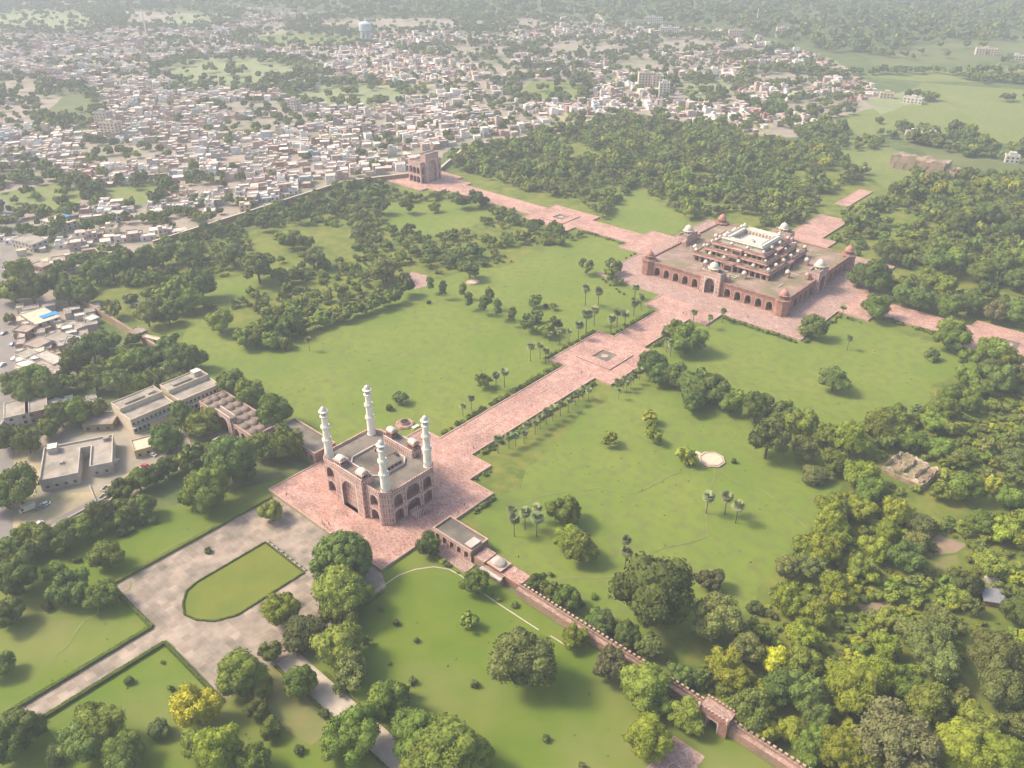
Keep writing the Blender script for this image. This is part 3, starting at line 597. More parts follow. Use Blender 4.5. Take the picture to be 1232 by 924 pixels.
# ruined north gateway: broken masonry mass
def rubble_block(mb, x0, x1, y0, y1, h, m, n=9, rough=.35, seed=1):
    r = random.Random(seed); nx = n; ny = max(3, int(n*(y1-y0)/(x1-x0))) ; g = [[h*(1-rough*r.random()) for _ in range(ny+1)] for _ in range(nx+1)]
    X_ = [[x0+(x1-x0)*i/nx+r.uniform(-.3, .3) for j in range(ny+1)] for i in range(nx+1)]; Y_ = [[y0+(y1-y0)*j/ny+r.uniform(-.3, .3) for j in range(ny+1)] for i in range(nx+1)]
    for i in range(nx):
        for j in range(ny): mb.face([(X_[a][b], Y_[a][b], g[a][b]) for a, b in ((i, j), (i+1, j), (i+1, j+1), (i, j+1))], m)
    rim = [(i, 0) for i in range(nx+1)]+[(nx, j) for j in range(1, ny+1)]+[(i, ny) for i in range(nx-1, -1, -1)]+[(0, j) for j in range(ny-1, 0, -1)]
    for k in range(len(rim)):
        a, b = rim[k], rim[(k+1) % len(rim)]; A = (X_[a[0]][a[1]], Y_[a[0]][a[1]], g[a[0]][a[1]]); B = (X_[b[0]][b[1]], Y_[b[0]][b[1]], g[b[0]][b[1]]); mb.face([(A[0], A[1], 0), (B[0], B[1], 0), B, A], m)
t = thing('ruined_gateway', 'large ruined brown masonry gateway standing alone in the fields behind the wood', 'ruin', (2, 326, 0))
mb = MB(); facade(mb, (-24, -10), (1, 0), 11, [(0, 4, []), (4, 9, [(0, 4, 7, 4)]), (9, 13, []), (13, 18, [(0, 4, 7, 4)]), (18, 21, []), (21, 29, [(0, 5.5, 9.5, 5)]), (29, 32, []), (32, 37, [(0, 4, 7, 4)]), (37, 48, [])], RUBB, RUBB, DARK)
rubble_block(mb, -23.9, 24, -9.6, 10, 13, RUBB, 12, .3, 3); mb.build('wall', t); mb = MB(); rubble_block(mb, 24.5, 34, -8, 8, 8, RUBB, 5, .6, 4); mb.build('collapsed_end', t)
t = thing('ruined_building', 'roofless pale stone ruin sunk among the trees on the right side', 'ruin', (165.5, -160, 0), rad(-8))
mb = MB(); rubble_block(mb, -9.5, 10, -9, 8.5, 2.6, RUBB, 9, .55, 6); mb.build('rubble_mound', t)
mb = MB()
for k_, a in enumerate(((-9, 9.5, -8.5, -7.3), (-9, 9.5, 6.8, 8), (-9.2, -8.1, -7.2, 6.7), (8.5, 9.6, -7.2, 6.7), (-2, -1., -7.2, 6.7), (3.6, 4.6, -7.2, 6.7), (-8, -2.2, -.5, .5))):
    if a[1]-a[0] > a[3]-a[2]: rubble_block(mb, *a, 4.4, RUBP, 14, .6, k_+20)
    else:
        q = MB(); rubble_block(q, a[2], a[3], -a[1], -a[0], 4.4, RUBP, 10, .6, k_+30)
        for f in q.f: mb.face([(-q.v[i][1], q.v[i][0], q.v[i][2]) for i in f], RUBP)
mb.build('wall', t)
# strip platform and round/octagonal platforms
mb = MB(); p = rect(-15, -3.5, 178, 230); mb.prism(p, 0, .7, KERB, PAVE); mb.ring(p, .5, .7, .95, KERB, out=.03); tag(mb.build('stone_platform'), 'narrow pink paved strip lying alone on grass behind the mausoleum', 'platform')
def round_plat(px, py, r, label, cat='platform', n=8, well=False, nm='stone_platform'):
    x, y = G(px, py); mb = MB(); pl = [(r*math.cos(2*math.pi*k/n+.3), r*math.sin(2*math.pi*k/n+.3)) for k in range(n)]; mb.prism(pl, 0, .8, KERB, CREAM if not well else PAVE)
    t = thing(nm, label, cat, (x, y, 0)); mb.build('base', t); mb = MB(); mb.ring(offset(pl, r*.1), r*.08, .8, 1.1, KERB); mb.build('rim', t)
    if well: mb = MB(); mb.prism([(a*.45, b*.45) for a, b in pl], .8, 2.2, STONE, DARK); mb.build('well_head', t)
    return t
t = round_plat(856, 554, 6.2, 'pale octagonal stone platform alone on the right-hand garden lawn'); mb = MB(); mb.box(-8.6, -5.9, -1, 1, 0, .8, KERB, CREAM); mb.build('step', t)
round_plat(569, 340, 4.5, 'small round stone platform at the edge of the dark wood', n=12)
round_plat(487, 511, 4.6, 'pink octagonal well platform on the lawn behind the gateway', 'well', 8, True)
mb = MB(); mb.box(-1, 1, -2, 2, 0, .6, KERB, TRIM); o = mb.build('stone_slab'); o.location = (*G(500, 514), 0); tag(o, 'small pale stone slab on grass beside the octagonal well', 'slab')
def flagpole():
    x, y = G(496, 530); t = thing('flag_pole', 'thin white pole standing behind the gateway roof', 'pole', (x, y, PZ)); mb = MB(); mb.lathe(0, 0, [(.12, 0), (.08, 9)], MARB, 6); mb.build('shaft', t); mb = MB(); mb.lathe(0, 0, [(.5, 0), (.5, .4), (0, .4)], KERB, 8); mb.build('foot', t)
flagpole()
ORD = 'nearest second third fourth fifth sixth seventh eighth ninth tenth eleventh twelfth thirteenth fourteenth fifteenth sixteenth seventeenth eighteenth nineteenth twentieth'.split()
def ordw(i):
    if i < 20: return ORD[i]
    tens = {2: 'twenty', 3: 'thirty', 4: 'forty', 5: 'fifty'}[(i+1)//10]; u = (i+1) % 10
    return tens+'-'+['', 'first', 'second', 'third', 'fourth', 'fifth', 'sixth', 'seventh', 'eighth', 'ninth'][u] if u else tens[:-1]+'ieth'
# ================================================================== MOSQUE AND BUILDINGS ON THE LEFT
t = thing('domed_mosque', 'old brown mosque with rows of low domes and an arched front by the garden wall', 'mosque', (-93, -337, 0))
mb = MB(); L = 47
facade(mb, (-23.5, -7), (1, 0), 6.6, bays(17, 3, 3.6, [(.3, 3, 5, 3)])+[(30+a, 30+b, c) for a, b, c in bays(17, 3, 3.6, [(.3, 3, 5, 3)])], STONE, NICHE, DARK, frame=(.3, TRIM))
facade(mb, (23.5, 7), (-1, 0), 6.6, [(0, 47, [])], STONE, NICHE, DARK); facade(mb, (23.5, -7), (0, 1), 6.6, [(0, 14, [])], STONE, NICHE, DARK); facade(mb, (-23.5, 7), (0, -1), 6.6, [(0, 14, [])], STONE, NICHE, DARK)
mb.build('wall', t); mb = MB(); pishtaq(mb, (-6.5, -7), (1, 0), 13, 9.4, 6.5, 7.8, 4.5, STONE, 0, proud=.8, thick=2.5); mb.build('portal', t)
mb = MB(); mb.face([(*c, 6.6) for c in rect(-23.5, 23.5, -7, 7)], DOMEG); mb.ring(rect(-23.5, 23.5, -7, 7), .4, 6.6, 7.1, KERB, out=.1); mb.build('roof', t)
for j in (0, 1, 2):
    for k in range(7):
        if j == 0 and k == 3: continue
        mb = MB(); x, y = -20+k*6.65, -4.2+j*4.3; r = 2.1
        if j == 0 and 1 < k < 5: y += .6
        mb.lathe(x, y, [(r, 6.6), (r, 6.75), (r*.93, 7.2), (r*.7, 7.7), (r*.35, 8.), (0, 8.1)], DOMEG, 14, sx=1.2); mb.build('dome', t, smooth=True)
sheet('mosque_court', [(-103, -353), (-80, -353), (-80, -345), (-103, -345)], RUBB, .1, px=False)
mb = MB(); mb.box(-85, -82, -356, -352, 0, 4.5, WALLM, PLAS); mb.box(-82, -80, -357, -350, 0, 2.2, WALLM); tag(mb.build('ruined_wall'), 'broken brick wall stub in front of the domed mosque', 'wall')
def window_mesh(w_=1.4, h_=1.5, fr=None):
    mb = MB(); mb.box(-w_/2, w_/2, -.06, 0, 0, h_, GLASS, bottom=True); 
    f = fr or PLAS
    for a in (rect(-w_/2-.15, -w_/2, -.12, 0), rect(w_/2, w_/2+.15, -.12, 0)): mb.prism(a, -.15, h_+.15, f)
    for z0, z1 in ((-.15, -.001), (h_+.001, h_+.15)): mb.box(-w_/2, w_/2, -.12, 0, z0, z1, f, bottom=True)
    return mb
WIN = {}
def add_windows(parent, spots, w_, h_, fr, name='window'):
    key = (w_, h_, fr.name)
    for (x, y, z, a) in spots:
        if key not in WIN: o = window_mesh(w_, h_, fr).build(name, parent); WIN[key] = o.data
        else: o = bpy.data.objects.new(name, WIN[key]); S.collection.objects.link(o); o.parent = parent
        o.location = (x, y, z); o.rotation_euler = (0, 0, a)
def block(nm, label, cat, c, a, L, W_, h, wall, roofm, win=None, par=.7, floors=2, nwin=6, sides=(0, 1), extra=None, group=None):
    t = thing(nm, label, cat, (c[0], c[1], 0), a, group); mb = MB(); mb.box(-L/2, L/2, -W_/2, W_/2, 0, h, wall, roofm); mb.build('wall', t)
    mb = MB(); mb.ring(rect(-L/2, L/2, -W_/2, W_/2), .3, h+.01, h+par, wall, out=.12); mb.build('parapet', t)
    if win:
        sp = []
        for s in sides:
            n_ = nwin if s in (0, 2) else max(1, int(nwin*W_/L)); LL = L if s in (0, 2) else W_
            for f in range(floors):
                for k in range(n_):
                    u = -LL/2+LL*(k+.5)/n_; z = h*f/floors+1.
                    sp.append({0: (u, -W_/2-.002, z, 0), 1: (L/2+.002, u, z, math.pi/2), 2: (u, W_/2+.002, z, math.pi), 3: (-L/2-.002, u, z, -math.pi/2)}[s])
        add_windows(t, sp, win[0], win[1], win[2])
    return t
SLAB = mat('stained_slab', (.4, .34, .28), (.28, .24, .2), .3, c3=(.2, .18, .14), scale3=.12, detail=8)
# two school-like stepped blocks, long axis along y, east face in view
def school(cx, cy, label, pent):
    t = block('school_building', label, 'building', (cx, cy), math.pi/2, 22, 10, 7.6, CREAM, SLAB, (1.2, 1.6, TEAL), floors=2, nwin=10, sides=(0, 1), group='long stepped blocks beside the domed mosque')
    mb = MB(); mb.box(-11, 11, 5.003, 14, 0, 9.6, CREAM, SLAB); mb.ring(rect(-11, 11, 5.003, 14), .3, 9.6, 10.2, CREAM); mb.box(-11.2, 11.2, -6.6, -5.15, 3.6, 3.8, PLAS, bottom=True)
    mb.box(-11, 11, -5.25, -5.13, 6.2, 7., PLAS, bottom=True); mb.build('upper_wing', t)
    mb = MB()
    for z_ in (.55, 4.05):
        mb.box(-9.5, 10.4, -5.11, -5.004, z_, z_+.42, TEAL, bottom=True)
        mb.box(-9.5, 10.4, -5.11, -5.004, z_+2.15, z_+2.4, TEAL, bottom=True)
    mb.build('painted_band', t)
    mb = MB(); mb.box(-7, 3, 7.5, 11, 9.6, 10.5, RUST, SLAB); mb.box(5, 9, 8, 12, 9.6, 12.2 if pent else 10.6, PLAS, MARB if pent else SLAB); mb.build('roof_room', t)
school(-128.5, -364.5, 'cream block with teal windows and grey stained stepped roof, nearer the U-shaped house', False)
school(-127, -340., 'cream block with teal windows and a white roof room, joined to the domed mosque', True)
a_ = math.atan2(-12, 24)
t = thing('courtyard_house', 'pale grey flat-roofed house with a slot-like courtyard open at the front', 'house', (-116, -404.5, 0), a_)
mb = MB(); Hh = 5.2; Uo = [(-13.2, -14.5), (13.4, -14.5), (13.4, .8), (-7, .8), (-7, 5.4), (10.2, 5.4), (10.2, 14.5), (-13.2, 14.5)]
mb.prism(Uo, 0, Hh, PLAS, SLAB); mb.build('wall', t); mb = MB(); mb.ring(Uo, .35, Hh+.01, Hh+.9, PLAS, out=.12); mb.build('parapet', t)
mb = MB(); mb.box(-12, -7.6, -12.5, -8.5, Hh, Hh+3, PLAS, MARB); mb.box(1, 2.6, -7, -5.6, Hh, Hh+1, PLAS); mb.build('roof_room', t)
add_windows(t, [(-11+k*3.6, -14.51, 1.4, 0) for k in range(7)]+[(10.21, 7.5+k*4, 1.4, math.pi/2) for k in range(2)]+[(13.41, -12+k*3.6, 1.4, math.pi/2) for k in range(4)], 1.3, 1.3, PLAS)
mb = MB(); mb.box(-12, -9.5, 10.5, 13, Hh, Hh+1.6, RUST); mb.build('water_tank', t)
mb = MB(); c, s = math.cos(a_), math.sin(a_)
block('ochre_house', 'low ochre-walled building with a cream roof between the school blocks and the parked cars', 'house', G(186, 532, 3), math.pi/2-.32, 19, 10, 3.9, OCHR, CREAM, (1, 1.1, DARK), floors=1, nwin=5, sides=(0, 1), par=.5)
block('lean_to_shed', 'white sheet-roofed lean-to in front of the teal-windowed cream block', 'shed', G(192, 500, 3), math.pi/2, 13, 6, 3.2, CREAM, MARB, par=.1)
block('ruined_shed', 'dark broken-roofed shed between the courtyard house and the cream block', 'shed', G(122, 505, 3), .8, 14, 11, 3.6, RUBB, RUST, (1., 1.1, DARK), floors=1, nwin=3, par=.3)
def shack(px, py, L, W_, h, a, wall, roofm, label, nm='roadside_building', grp='buildings along the road at the left', **k):
    return block(nm, label, 'building', G(px, py, h), a, L, W_, h, wall, roofm, (1.1, 1.2, DARK), floors=1 if h < 5 else 2, nwin=max(2, int(L/3.5)), par=.4, group=grp, **k)
YB = -.36
for args in [(20, 491, 16, 11, 6, YB, PLAS, SLAB, 'two-storey grey roadside building at the left end of the shop row by the park'),
             (43, 487, 14, 10, 6, YB, WALLM, SLAB, 'pinkish brick-walled shop, second in the row running from the road'), (75, 487, 17, 8, 4, YB+.75, PLAS, PLAS, 'long pale-roofed shop at the inner end of the same row'),
             (98, 489, 9, 8, 4, YB, PLAS, SLAB, 'small grey flat-roofed hut ending the shop row'), (48, 380, 22, 14, 5, 0.02, PLAS, CREAM, 'wide cream-roofed hall with the blue tarpaulin beside the road'),
             (30, 395, 10, 9, 5, 0.5, WALLM, RUST, 'brick hut behind the blue-tarp hall'), (88, 392, 13, 8, 3.5, .2, PLAS, RUST, 'rusty-roofed shed near the brick garden wall'), (110, 382, 8, 6, 3.5, 0.1, PLAS, MARB, 'small white-roofed hut nearest the brick garden wall'),
             (70, 405, 14, 9, 4, .3, PLAS, SLAB, 'grey cluster house below the blue-tarp hall'), (45, 412, 12, 10, 4, .3, RUST, RUST, 'rust-roofed workshop between road and houses'), (92, 408, 12, 9, 4.5, 1., PLAS, PLAS, 'pale house on the inner side of the workshops'),
             (32, 425, 10, 8, 4, .25, PLAS, SLAB, 'grey-roofed shop right beside the road, above the trees'), (60, 430, 20, 7, 4, .12, RUST, PLAS, 'long striped-roof warehouse beside the road'), (58, 440, 20, 6, 3.5, .12, PLAS, RUST, 'long low shed just in front of the striped-roof warehouse'),
             (30, 437, 9, 7, 3.5, .2, PLAS, MARB, 'small white-roofed kiosk at the road edge'), (45, 398, 6, 6, 3, .2, RUST, SLAB, 'tiny rust-walled stall by the blue-tarp hall'),
             (35, 288, 24, 13, 6, .22, PLAS, SLAB, 'long grey hall with a dark front by the road bend'), (70, 265, 26, 14, 5.5, .2, PLAS, CREAM, 'long cream-roofed hall with a blue roof tank'), (130, 300, 17, 14, 5, -.2, PLAS, SLAB, 'large pale flat-roofed house left of the garden trees'),
             (50, 318, 12, 9, 3.5, .3, WALLM, RUST, 'roofless brick enclosure beside the dark trees'), (70, 312, 12, 9, 3.5, -.4, WALLM, SLAB, 'brick house with a crossed roof beside the dark trees'), (95, 318, 10, 8, 3.5, -.3, PLAS, MARB, 'small white-roofed house between trees'),
             (160, 363, 13, 3, 2.5, .3, PLAS, CREAM, 'narrow tan shed on the lawn edge'), (165, 398, 9, 7, 3, .2, RUST, RUST, 'rusty-roofed shed inside the brick garden wall'), (182, 406, 12, 3, 2.5, .3, CREAM, CREAM, 'thin cream shed inside the garden wall')]:
    shack(*args)
stl = []; rs = random.Random(5)
for (ax, bx_, ay, by_, n_) in ((24, 118, 366, 452, 46), (24, 120, 478, 500, 9), (22, 130, 292, 335, 16)):
    while n_:
        px, py = rs.uniform(ax, bx_), rs.uniform(ay, by_)
        if ay == 366 and px > 60+(452-py)*.9+10: continue
        x, y = G(px, py, 2.5)
        if any(math.hypot(x-q[0], y-q[1]) < 5.2 for q in stl): continue
        stl.append((x, y)); n_ -= 1
mx_, my_ = G(59, 379); stl.sort(key=lambda q: math.hypot(q[0]-mx_, q[1]-my_)); cnt_ = {}
for x, y in stl:
    wl, rf, cn_ = rs.choice(((PLAS, SLAB, 'grey-roofed'), (WALLM, RUST, 'rusty-roofed'), (PLAS, MARB, 'white-roofed'), (RUST, PLAS, 'pale-roofed'), (CREAM, CREAM, 'cream-roofed'))); cnt_[cn_] = cnt_.get(cn_, 0)+1
    block('roadside_stall', f'small {cn_} stall among the roadside buildings, {ordw(cnt_[cn_]-1)} from the blue tarpaulin' if cnt_[cn_] > 1 else f'small {cn_} stall nearest the blue tarpaulin', 'stall', (x, y), -.36+rs.choice((0, 1.57))+rs.uniform(-.1, .1), rs.uniform(4, 9), rs.uniform(3.5, 6), rs.uniform(2.5, 4.3)+rs.random()*.01, wl, rf, par=.25, group='small stalls by the road')
for (px, py, h, L, lab) in ((59, 379, 5.15, 5, 'bright blue tarpaulin over one end of the roadside hall'), (76, 261, 5.7, 5, 'small blue tarpaulin on the long cream-roofed hall')):
    x, y = G(px, py, h); mb = MB(); mb.box(-L/2, L/2, -6, 6, 0, .35, TARP, bottom=True); o = mb.build('tarpaulin'); o.location = (x, y, h); o.rotation_euler = (0, 0, .05); o.scale = (1, .8 if L > 4 else .4, 1); tag(o, lab, 'tarpaulin')
def low_wall(pts, h, wd, m, label, top=None, px=True, group=None):
    P = [G(*p) for p in pts] if px else pts; mb = MB()
    for a, b in zip(P[:-1], P[1:]):
        dx, dy = b[0]-a[0], b[1]-a[1]; L = math.hypot(dx, dy); c = ((a[0]+b[0])/2, (a[1]+b[1])/2); mb.box(c[0]-L/2, c[0]+L/2-.02, c[1]-wd/2, c[1]+wd/2, 0, h, m, top or m, a=math.atan2(dy, dx), c=c)
    return tag(mb.build('boundary_wall'), label, 'wall', group)
low_wall([(-302, -326), (-185, -326)], 4, 1.6, WALLM, 'brown brick garden wall running between the roadside trees and the lawn', RUBB, False)
low_wall([(-185, -326), (-117, -331)], 3, 1.2, WALLM, 'overgrown brick garden wall stretch behind the school blocks', RUBB, False)
low_wall([(185, 296), (410, 224)], 4, 1.6, WALLM, 'tan wall dividing the crowded town from the garden trees', CREAM); low_wall([(410, 224), (492, 214)], 4.5, 1.6, WALLM, 'wall stretch meeting the distant red gateway', CREAM)
low_wall([(530, 206), (560, 180), (640, 166), (710, 148), (760, 136)], 3.5, 2., RUBB, 'pale wall along the far edge of the dense wood', CREAM)
low_wall([(108, 585), (122, 620), (128, 612)], .8, .4, PLAS, 'broken low white wall of the small yard by the hedge')
low_wall([(22, 656), (60, 637), (118, 605), (150, 588), (178, 571), (200, 558)], .9, .5, PLAS, 'low pale kerb wall between the service lane and the parking dirt')
# small yard ruins by the hedge
for (px, py, L, W_, r_) in ((135, 590, 9, 4, .5), (150, 583, 7, 4, .5), (128, 600, 6, 4, .5)):
    x, y = G(px, py); mb = MB(); mb.ring(rect(-L/2, L/2, -W_/2, W_/2), .4, 0, .9, PLAS); o = mb.build('walled_bed'); o.location = (x, y, .06); o.rotation_euler = (0, 0, r_); tag(o, 'low walled garden bed in the small yard beside the hedge of trees', 'walled bed', 'low walled beds')
# shed in the right wood
x, y = G(1192, 724); t = thing('panel_roof_hut', 'small hut with a tilted grey panel roof among the bushes on the right edge', 'hut', (x, y, 0), .5)
mb = MB(); mb.box(-3, 3, -2.6, 2.6, 0, 2.6, REDS, bottom=True); mb.build('wall', t); mb = MB(); mb.face([(-3.8, -3.2, 2.7), (3.8, -3.2, 2.7), (3.8, 3.2, 3.9), (-3.8, 3.2, 3.9)], PANEL); mb.face([(-3.8, 3.2, 3.75), (3.8, 3.2, 3.75), (3.8, -3.2, 2.55), (-3.8, -3.2, 2.55)], PANEL)
for k in range(4): mb.prism([(-3.8+k*2.45, -3.2), (-3.6+k*2.45, -3.2), (-3.6+k*2.45, 3.2), (-3.8+k*2.45, 3.2)], 2.5, 2.56, DARK)
mb.build('roof', t)
x, y = G(1192, 700); mb = MB(); mb.box(-2.4, 2.4, -1.6, 1.6, 0, 2, PLAS, MARB); o = mb.build('white_shed'); o.location = (x, y, 0); tag(o, 'little white-roofed shed just behind the panel-roofed hut', 'shed')
# ================================================================== FOLIAGE
def quads_mesh(name, V, m, tint=None, smooth=False):
    nv = len(V); nf = nv//4; me = bpy.data.meshes.new(name); me.vertices.add(nv); me.vertices.foreach_set('co', V.astype(np.float32).ravel())
    me.loops.add(nv); me.loops.foreach_set('vertex_index', np.arange(nv, dtype=np.int32)); me.polygons.add(nf); me.polygons.foreach_set('loop_start', np.arange(0, nv, 4, dtype=np.int32)); me.polygons.foreach_set('loop_total', np.full(nf, 4, np.int32))
    if isinstance(m, list):
        for q in m: me.materials.append(q)
    else: me.materials.append(m)
    me.update(calc_edges=True)
    if tint is not None:
        a = me.attributes.new('tint', 'FLOAT', 'POINT'); a.data.foreach_set('value', tint.astype(np.float32))
    return me
_c = []
for ax in range(3):
    for sg in (-1, 1):
        for i in range(2):
            for j in range(2):
                q = []
                for (u, v) in ((i, j), (i+1, j), (i+1, j+1), (i, j+1)):
                    p = [0, 0, 0]; p[ax] = sg; p[(ax+1) % 3] = u-1; p[(ax+2) % 3] = v-1; p = np.array(p, float); q.append(p/np.linalg.norm(p))
                if sg < 0: q = q[::-1]
                _c += q
BALL = np.array(_c)       # 24 quads on a unit ball
def leaves(P, N, size, jit=.6):
    n = len(P); N = N+rng.normal(0, jit, (n, 3)); N /= np.linalg.norm(N, axis=1)[:, None]; t = np.cross(N, rng.normal(size=(n, 3))); t /= np.linalg.norm(t, axis=1)[:, None]; b = np.cross(N, t)
    s = size*rng.uniform(.6, 1.3, (n, 1)); s2 = s*rng.uniform(.55, 1, (n, 1))
    return np.stack([P-t*s-b*s2*.6, P+t*s*.7-b*s2, P+t*s+b*s2*.7, P-t*s*.6+b*s2], 1).reshape(-1, 3)
def sph(n, zmin=-1.):
    z = rng.uniform(zmin, 1, n); a = rng.uniform(0, 2*math.pi, n); r = np.sqrt(1-z*z); return np.stack([r*np.cos(a), r*np.sin(a), z], 1)
def crown(nq, npf, lsz, zc=1.1, vz=.8, spread=.66, pr=(.26, .42), core=True, drop=.25, shape='round', jit=.55, cover=1.):
    """unit crown (radius about 1) made of leaf clumps: returns quads"""
    D = sph(npf, -.7); rr = rng.uniform(.62, 1., npf)**.7*spread*rng.uniform(.85, 1.12, npf)
    if shape == 'tall': C = D*rr[:, None]*np.array([.62, .62, 1.5])
    elif shape == 'flat': C = D*rr[:, None]*np.array([1.1, 1.1, .5])
    else: C = D*rr[:, None]*np.array([1, 1, vz])
    if shape == 'dome': C = D*spread*np.array([1, 1, vz])
    k = rng.uniform(-.3, .3, 3); C[:, :2] *= (1+(0. if shape == 'dome' else .2)*np.sin(3*np.arctan2(C[:, 1], C[:, 0])+k[0]*9))[:, None]
    R_ = rng.uniform(*pr, npf); C = np.vstack([C, [[0, 0, 0]]]); R_ = np.append(R_, spread*(.72 if shape != 'dome' else .95)*(vz if shape != 'tall' else .8))
    C[:, 2] += zc; per = nq//(npf+1); out = []
    for c, r in zip(C, R_):
        d = sph(per, -.55); p = c+d*r*rng.uniform(.86, 1.12, (per, 1))
        dist = np.linalg.norm(p[:, None, :]-C[None], axis=2); keep = (dist > R_[None]*.82).all(1); keep &= p[:, 2] > .06
        out.append(leaves(p[keep], d[keep], lsz, jit))
    if core:
        for c, r in zip(C, R_): out.append(BALL*r*.86+c)
    return np.vstack(out)
TREEK = {}
def proto(kind, lod, var):
    key = (kind, lod, var)
    if key in TREEK: return TREEK[key]
    nq, npf, ls = {-1: (11000, 62, .031), 0: (5200, 40, .045), 1: (1900, 24, .072), 2: (420, 13, .13), 3: (90, 5, .26)}[lod]
    kw = dict(zc=.98, vz=.8, pr=(.2, .36) if lod < 1 else (.24, .4), spread=.72)
    if kind == 't': kw = dict(zc=1.9, shape='tall', spread=.8)
    if kind == 'o': kw = dict(zc=1., vz=.85, pr=(.16, .3), jit=.8, spread=.74); nq = int(nq*1.1)
    if kind == 's': kw = dict(zc=.62, vz=.75, pr=(.26, .4), spread=.62)
    if kind in 'b': kw = dict(zc=.92, vz=.75, jit=1., pr=(.14, .26), spread=.74)
    if kind == 'R': kw = dict(zc=.8, vz=.86, pr=(.15, .2), spread=.86, jit=.45, shape='dome'); npf = int(npf*2.6)
    V = crown(nq, npf, ls, **kw); TREEK[key] = V; return V
def trunk_mesh(h, r, spread=.5):
    mb = MB()
    def limb(p, q, r0, r1, n=6):
        p, q = np.array(p, float), np.array(q, float); d = q-p; d /= np.linalg.norm(d); t = np.cross(d, [0.3, .9, .2]); t /= np.linalg.norm(t); b = np.cross(d, t)
        A = [p+(t*math.cos(2*math.pi*k/n)+b*math.sin(2*math.pi*k/n))*r0 for k in range(n)]; B = [q+(t*math.cos(2*math.pi*k/n)+b*math.sin(2*math.pi*k/n))*r1 for k in range(n)]
        for k in range(n): mb.face([A[k], A[(k+1) % n], B[(k+1) % n], B[k]], BARK)
    limb((0, 0, -.05), (0.02, .01, h*.5), r, r*.75)
    for k in range(4):
        a = k*math.pi/2+.4; limb((0.02, .01, h*.46), (spread*math.cos(a), spread*math.sin(a), h*1.05), r*.6, r*.2)
    return mb
MAT_OF = {'d': 'd', 'm': 'm', 'y': 'y', 'Y': 'Y', 'o': 'o', 's': 's', 'b': 'b', 't': 'd', 'g': 'm', 'R': 'd', 'h': 'h'}
SHP = {'d': 'd', 'm': 'd', 'y': 'd', 'Y': 'd', 'o': 'o', 's': 's', 'b': 'b', 't': 't', 'g': 's', 'R': 'R'}
TREES = []; CM = {}; TM = {}; PEND = []
CNAME = {'d': 'dark green', 'm': 'mid green', 'y': 'yellow-green', 'Y': 'bright yellow-leaved', 'o': 'olive feathery', 's': 'dark round', 'b': 'brownish thin-leaved', 't': 'dark upright narrow', 'g': 'mid green', 'R': 'dark dome-shaped'}
def tree(kind, x, y, R_, label=None, group=None, name=None, cat=None, sz=None, z=0.):
    d = math.dist((x, y, 0), CAM); sp = R_*ppm(x, y)*.83; lod = -1 if sp > 24 else 0 if sp > 12 else 1 if sp > 5.5 else 2
    nv = {-1: 3, 0: 4, 1: 4, 2: 4}[lod]; var = random.randrange(nv); key = (kind, lod, var)
    shrub = kind in 'sg' and R_ < 3.2
    nm = name or ('shrub' if shrub else 'tree')
    if key not in CM: CM[key] = quads_mesh('crown', proto(SHP[kind], lod, var), LF[MAT_OF[kind]])
    t = thing(nm, label or (CNAME[kind]+' '+nm), cat or ('shrub' if shrub else 'tree'), (x, y, z), random.uniform(0, 6.28), group)
    s = R_*random.uniform(.95, 1.05); t.scale = (s, s*random.uniform(.88, 1.1), s*(sz or random.uniform(.85, 1.15)))
    c = bpy.data.objects.new('foliage' if shrub else 'crown', CM[key]); S.collection.objects.link(c); c.parent = t
    if not shrub or True:
        tk = 's' if kind in 'sg' else 't' if kind == 't' else 'n'
        if tk not in TM: TM[tk] = trunk_mesh(.4 if tk == 's' else 1.1 if tk == 'n' else 1.5, .05 if tk == 's' else .075, .3 if tk != 'n' else .45).build('trunk', t).data
        else: b = bpy.data.objects.new('stem' if shrub else 'trunk', TM[tk]); S.collection.objects.link(b); b.parent = t
    TREES.append((x, y, R_, nm)); return t
ZC = {'t': 1.9, 's': .62, 'g': .62, 'R': .85}
def place(px, py, rpx, kind):      # crown centre and radius in the photograph -> spot on the ground and size in metres
    z = 0.
    for _ in range(4):
        x, y = G(px, py, z); R_ = rpx/ppm(x, y, z); z = R_*ZC.get(kind, .98)
    return x, y, R_
def sizew(R_, nm): return 'huge' if R_ > 11 else 'large' if R_ > 7.5 else 'middling' if R_ > 4.5 else 'small' if R_ > 1.6 else 'tiny'
def grove(fr, L, where, mark, mpx, group):
    """where: phrase for the place, mark: landmark the count starts from"""
    ox, oy, s = fr; E = []
    for (zx, zy, zr, k) in L:
        x, y, R_ = place(ox+zx*s, oy+zy*s, zr*s, k); E.append([x, y, R_, k])
    mx, my = G(*mpx); E.sort(key=lambda e: math.hypot(e[0]-mx, e[1]-my)); cnt = {}
    for e in E:
        nm = 'shrub' if e[3] in 'sg' and e[2] < 3.2 else 'tree'; key = (e[3], nm, sizew(e[2], nm)); cnt.setdefault(key, []).append(e)
    for (k, nm, sw), es in cnt.items():
        for i, e in enumerate(es):
            o = '' if len(es) == 1 else (f', nearest {mark}' if i == 0 else f', {ordw(i)} from {mark}')
            PEND.append((k, e[0], e[1], e[2]*1.08, f'{sw} {CNAME[k]} {nm} {where}{o}', group, nm))
Z1 = (0, 608, .342); Z2 = (410, 608, .342); Z4 = (0, 300, 1/3.); Z5 = (960, 400, .2208); Z6 = (932, 560, .2435); Z7 = (700, 680, .2435); Z8 = (300, 640, .2435); Z9 = (932, 200, .2435); Z10 = (560, 380, .2435); Z11 = (280, 200, .2435); Z12 = (0, 220, .2435)
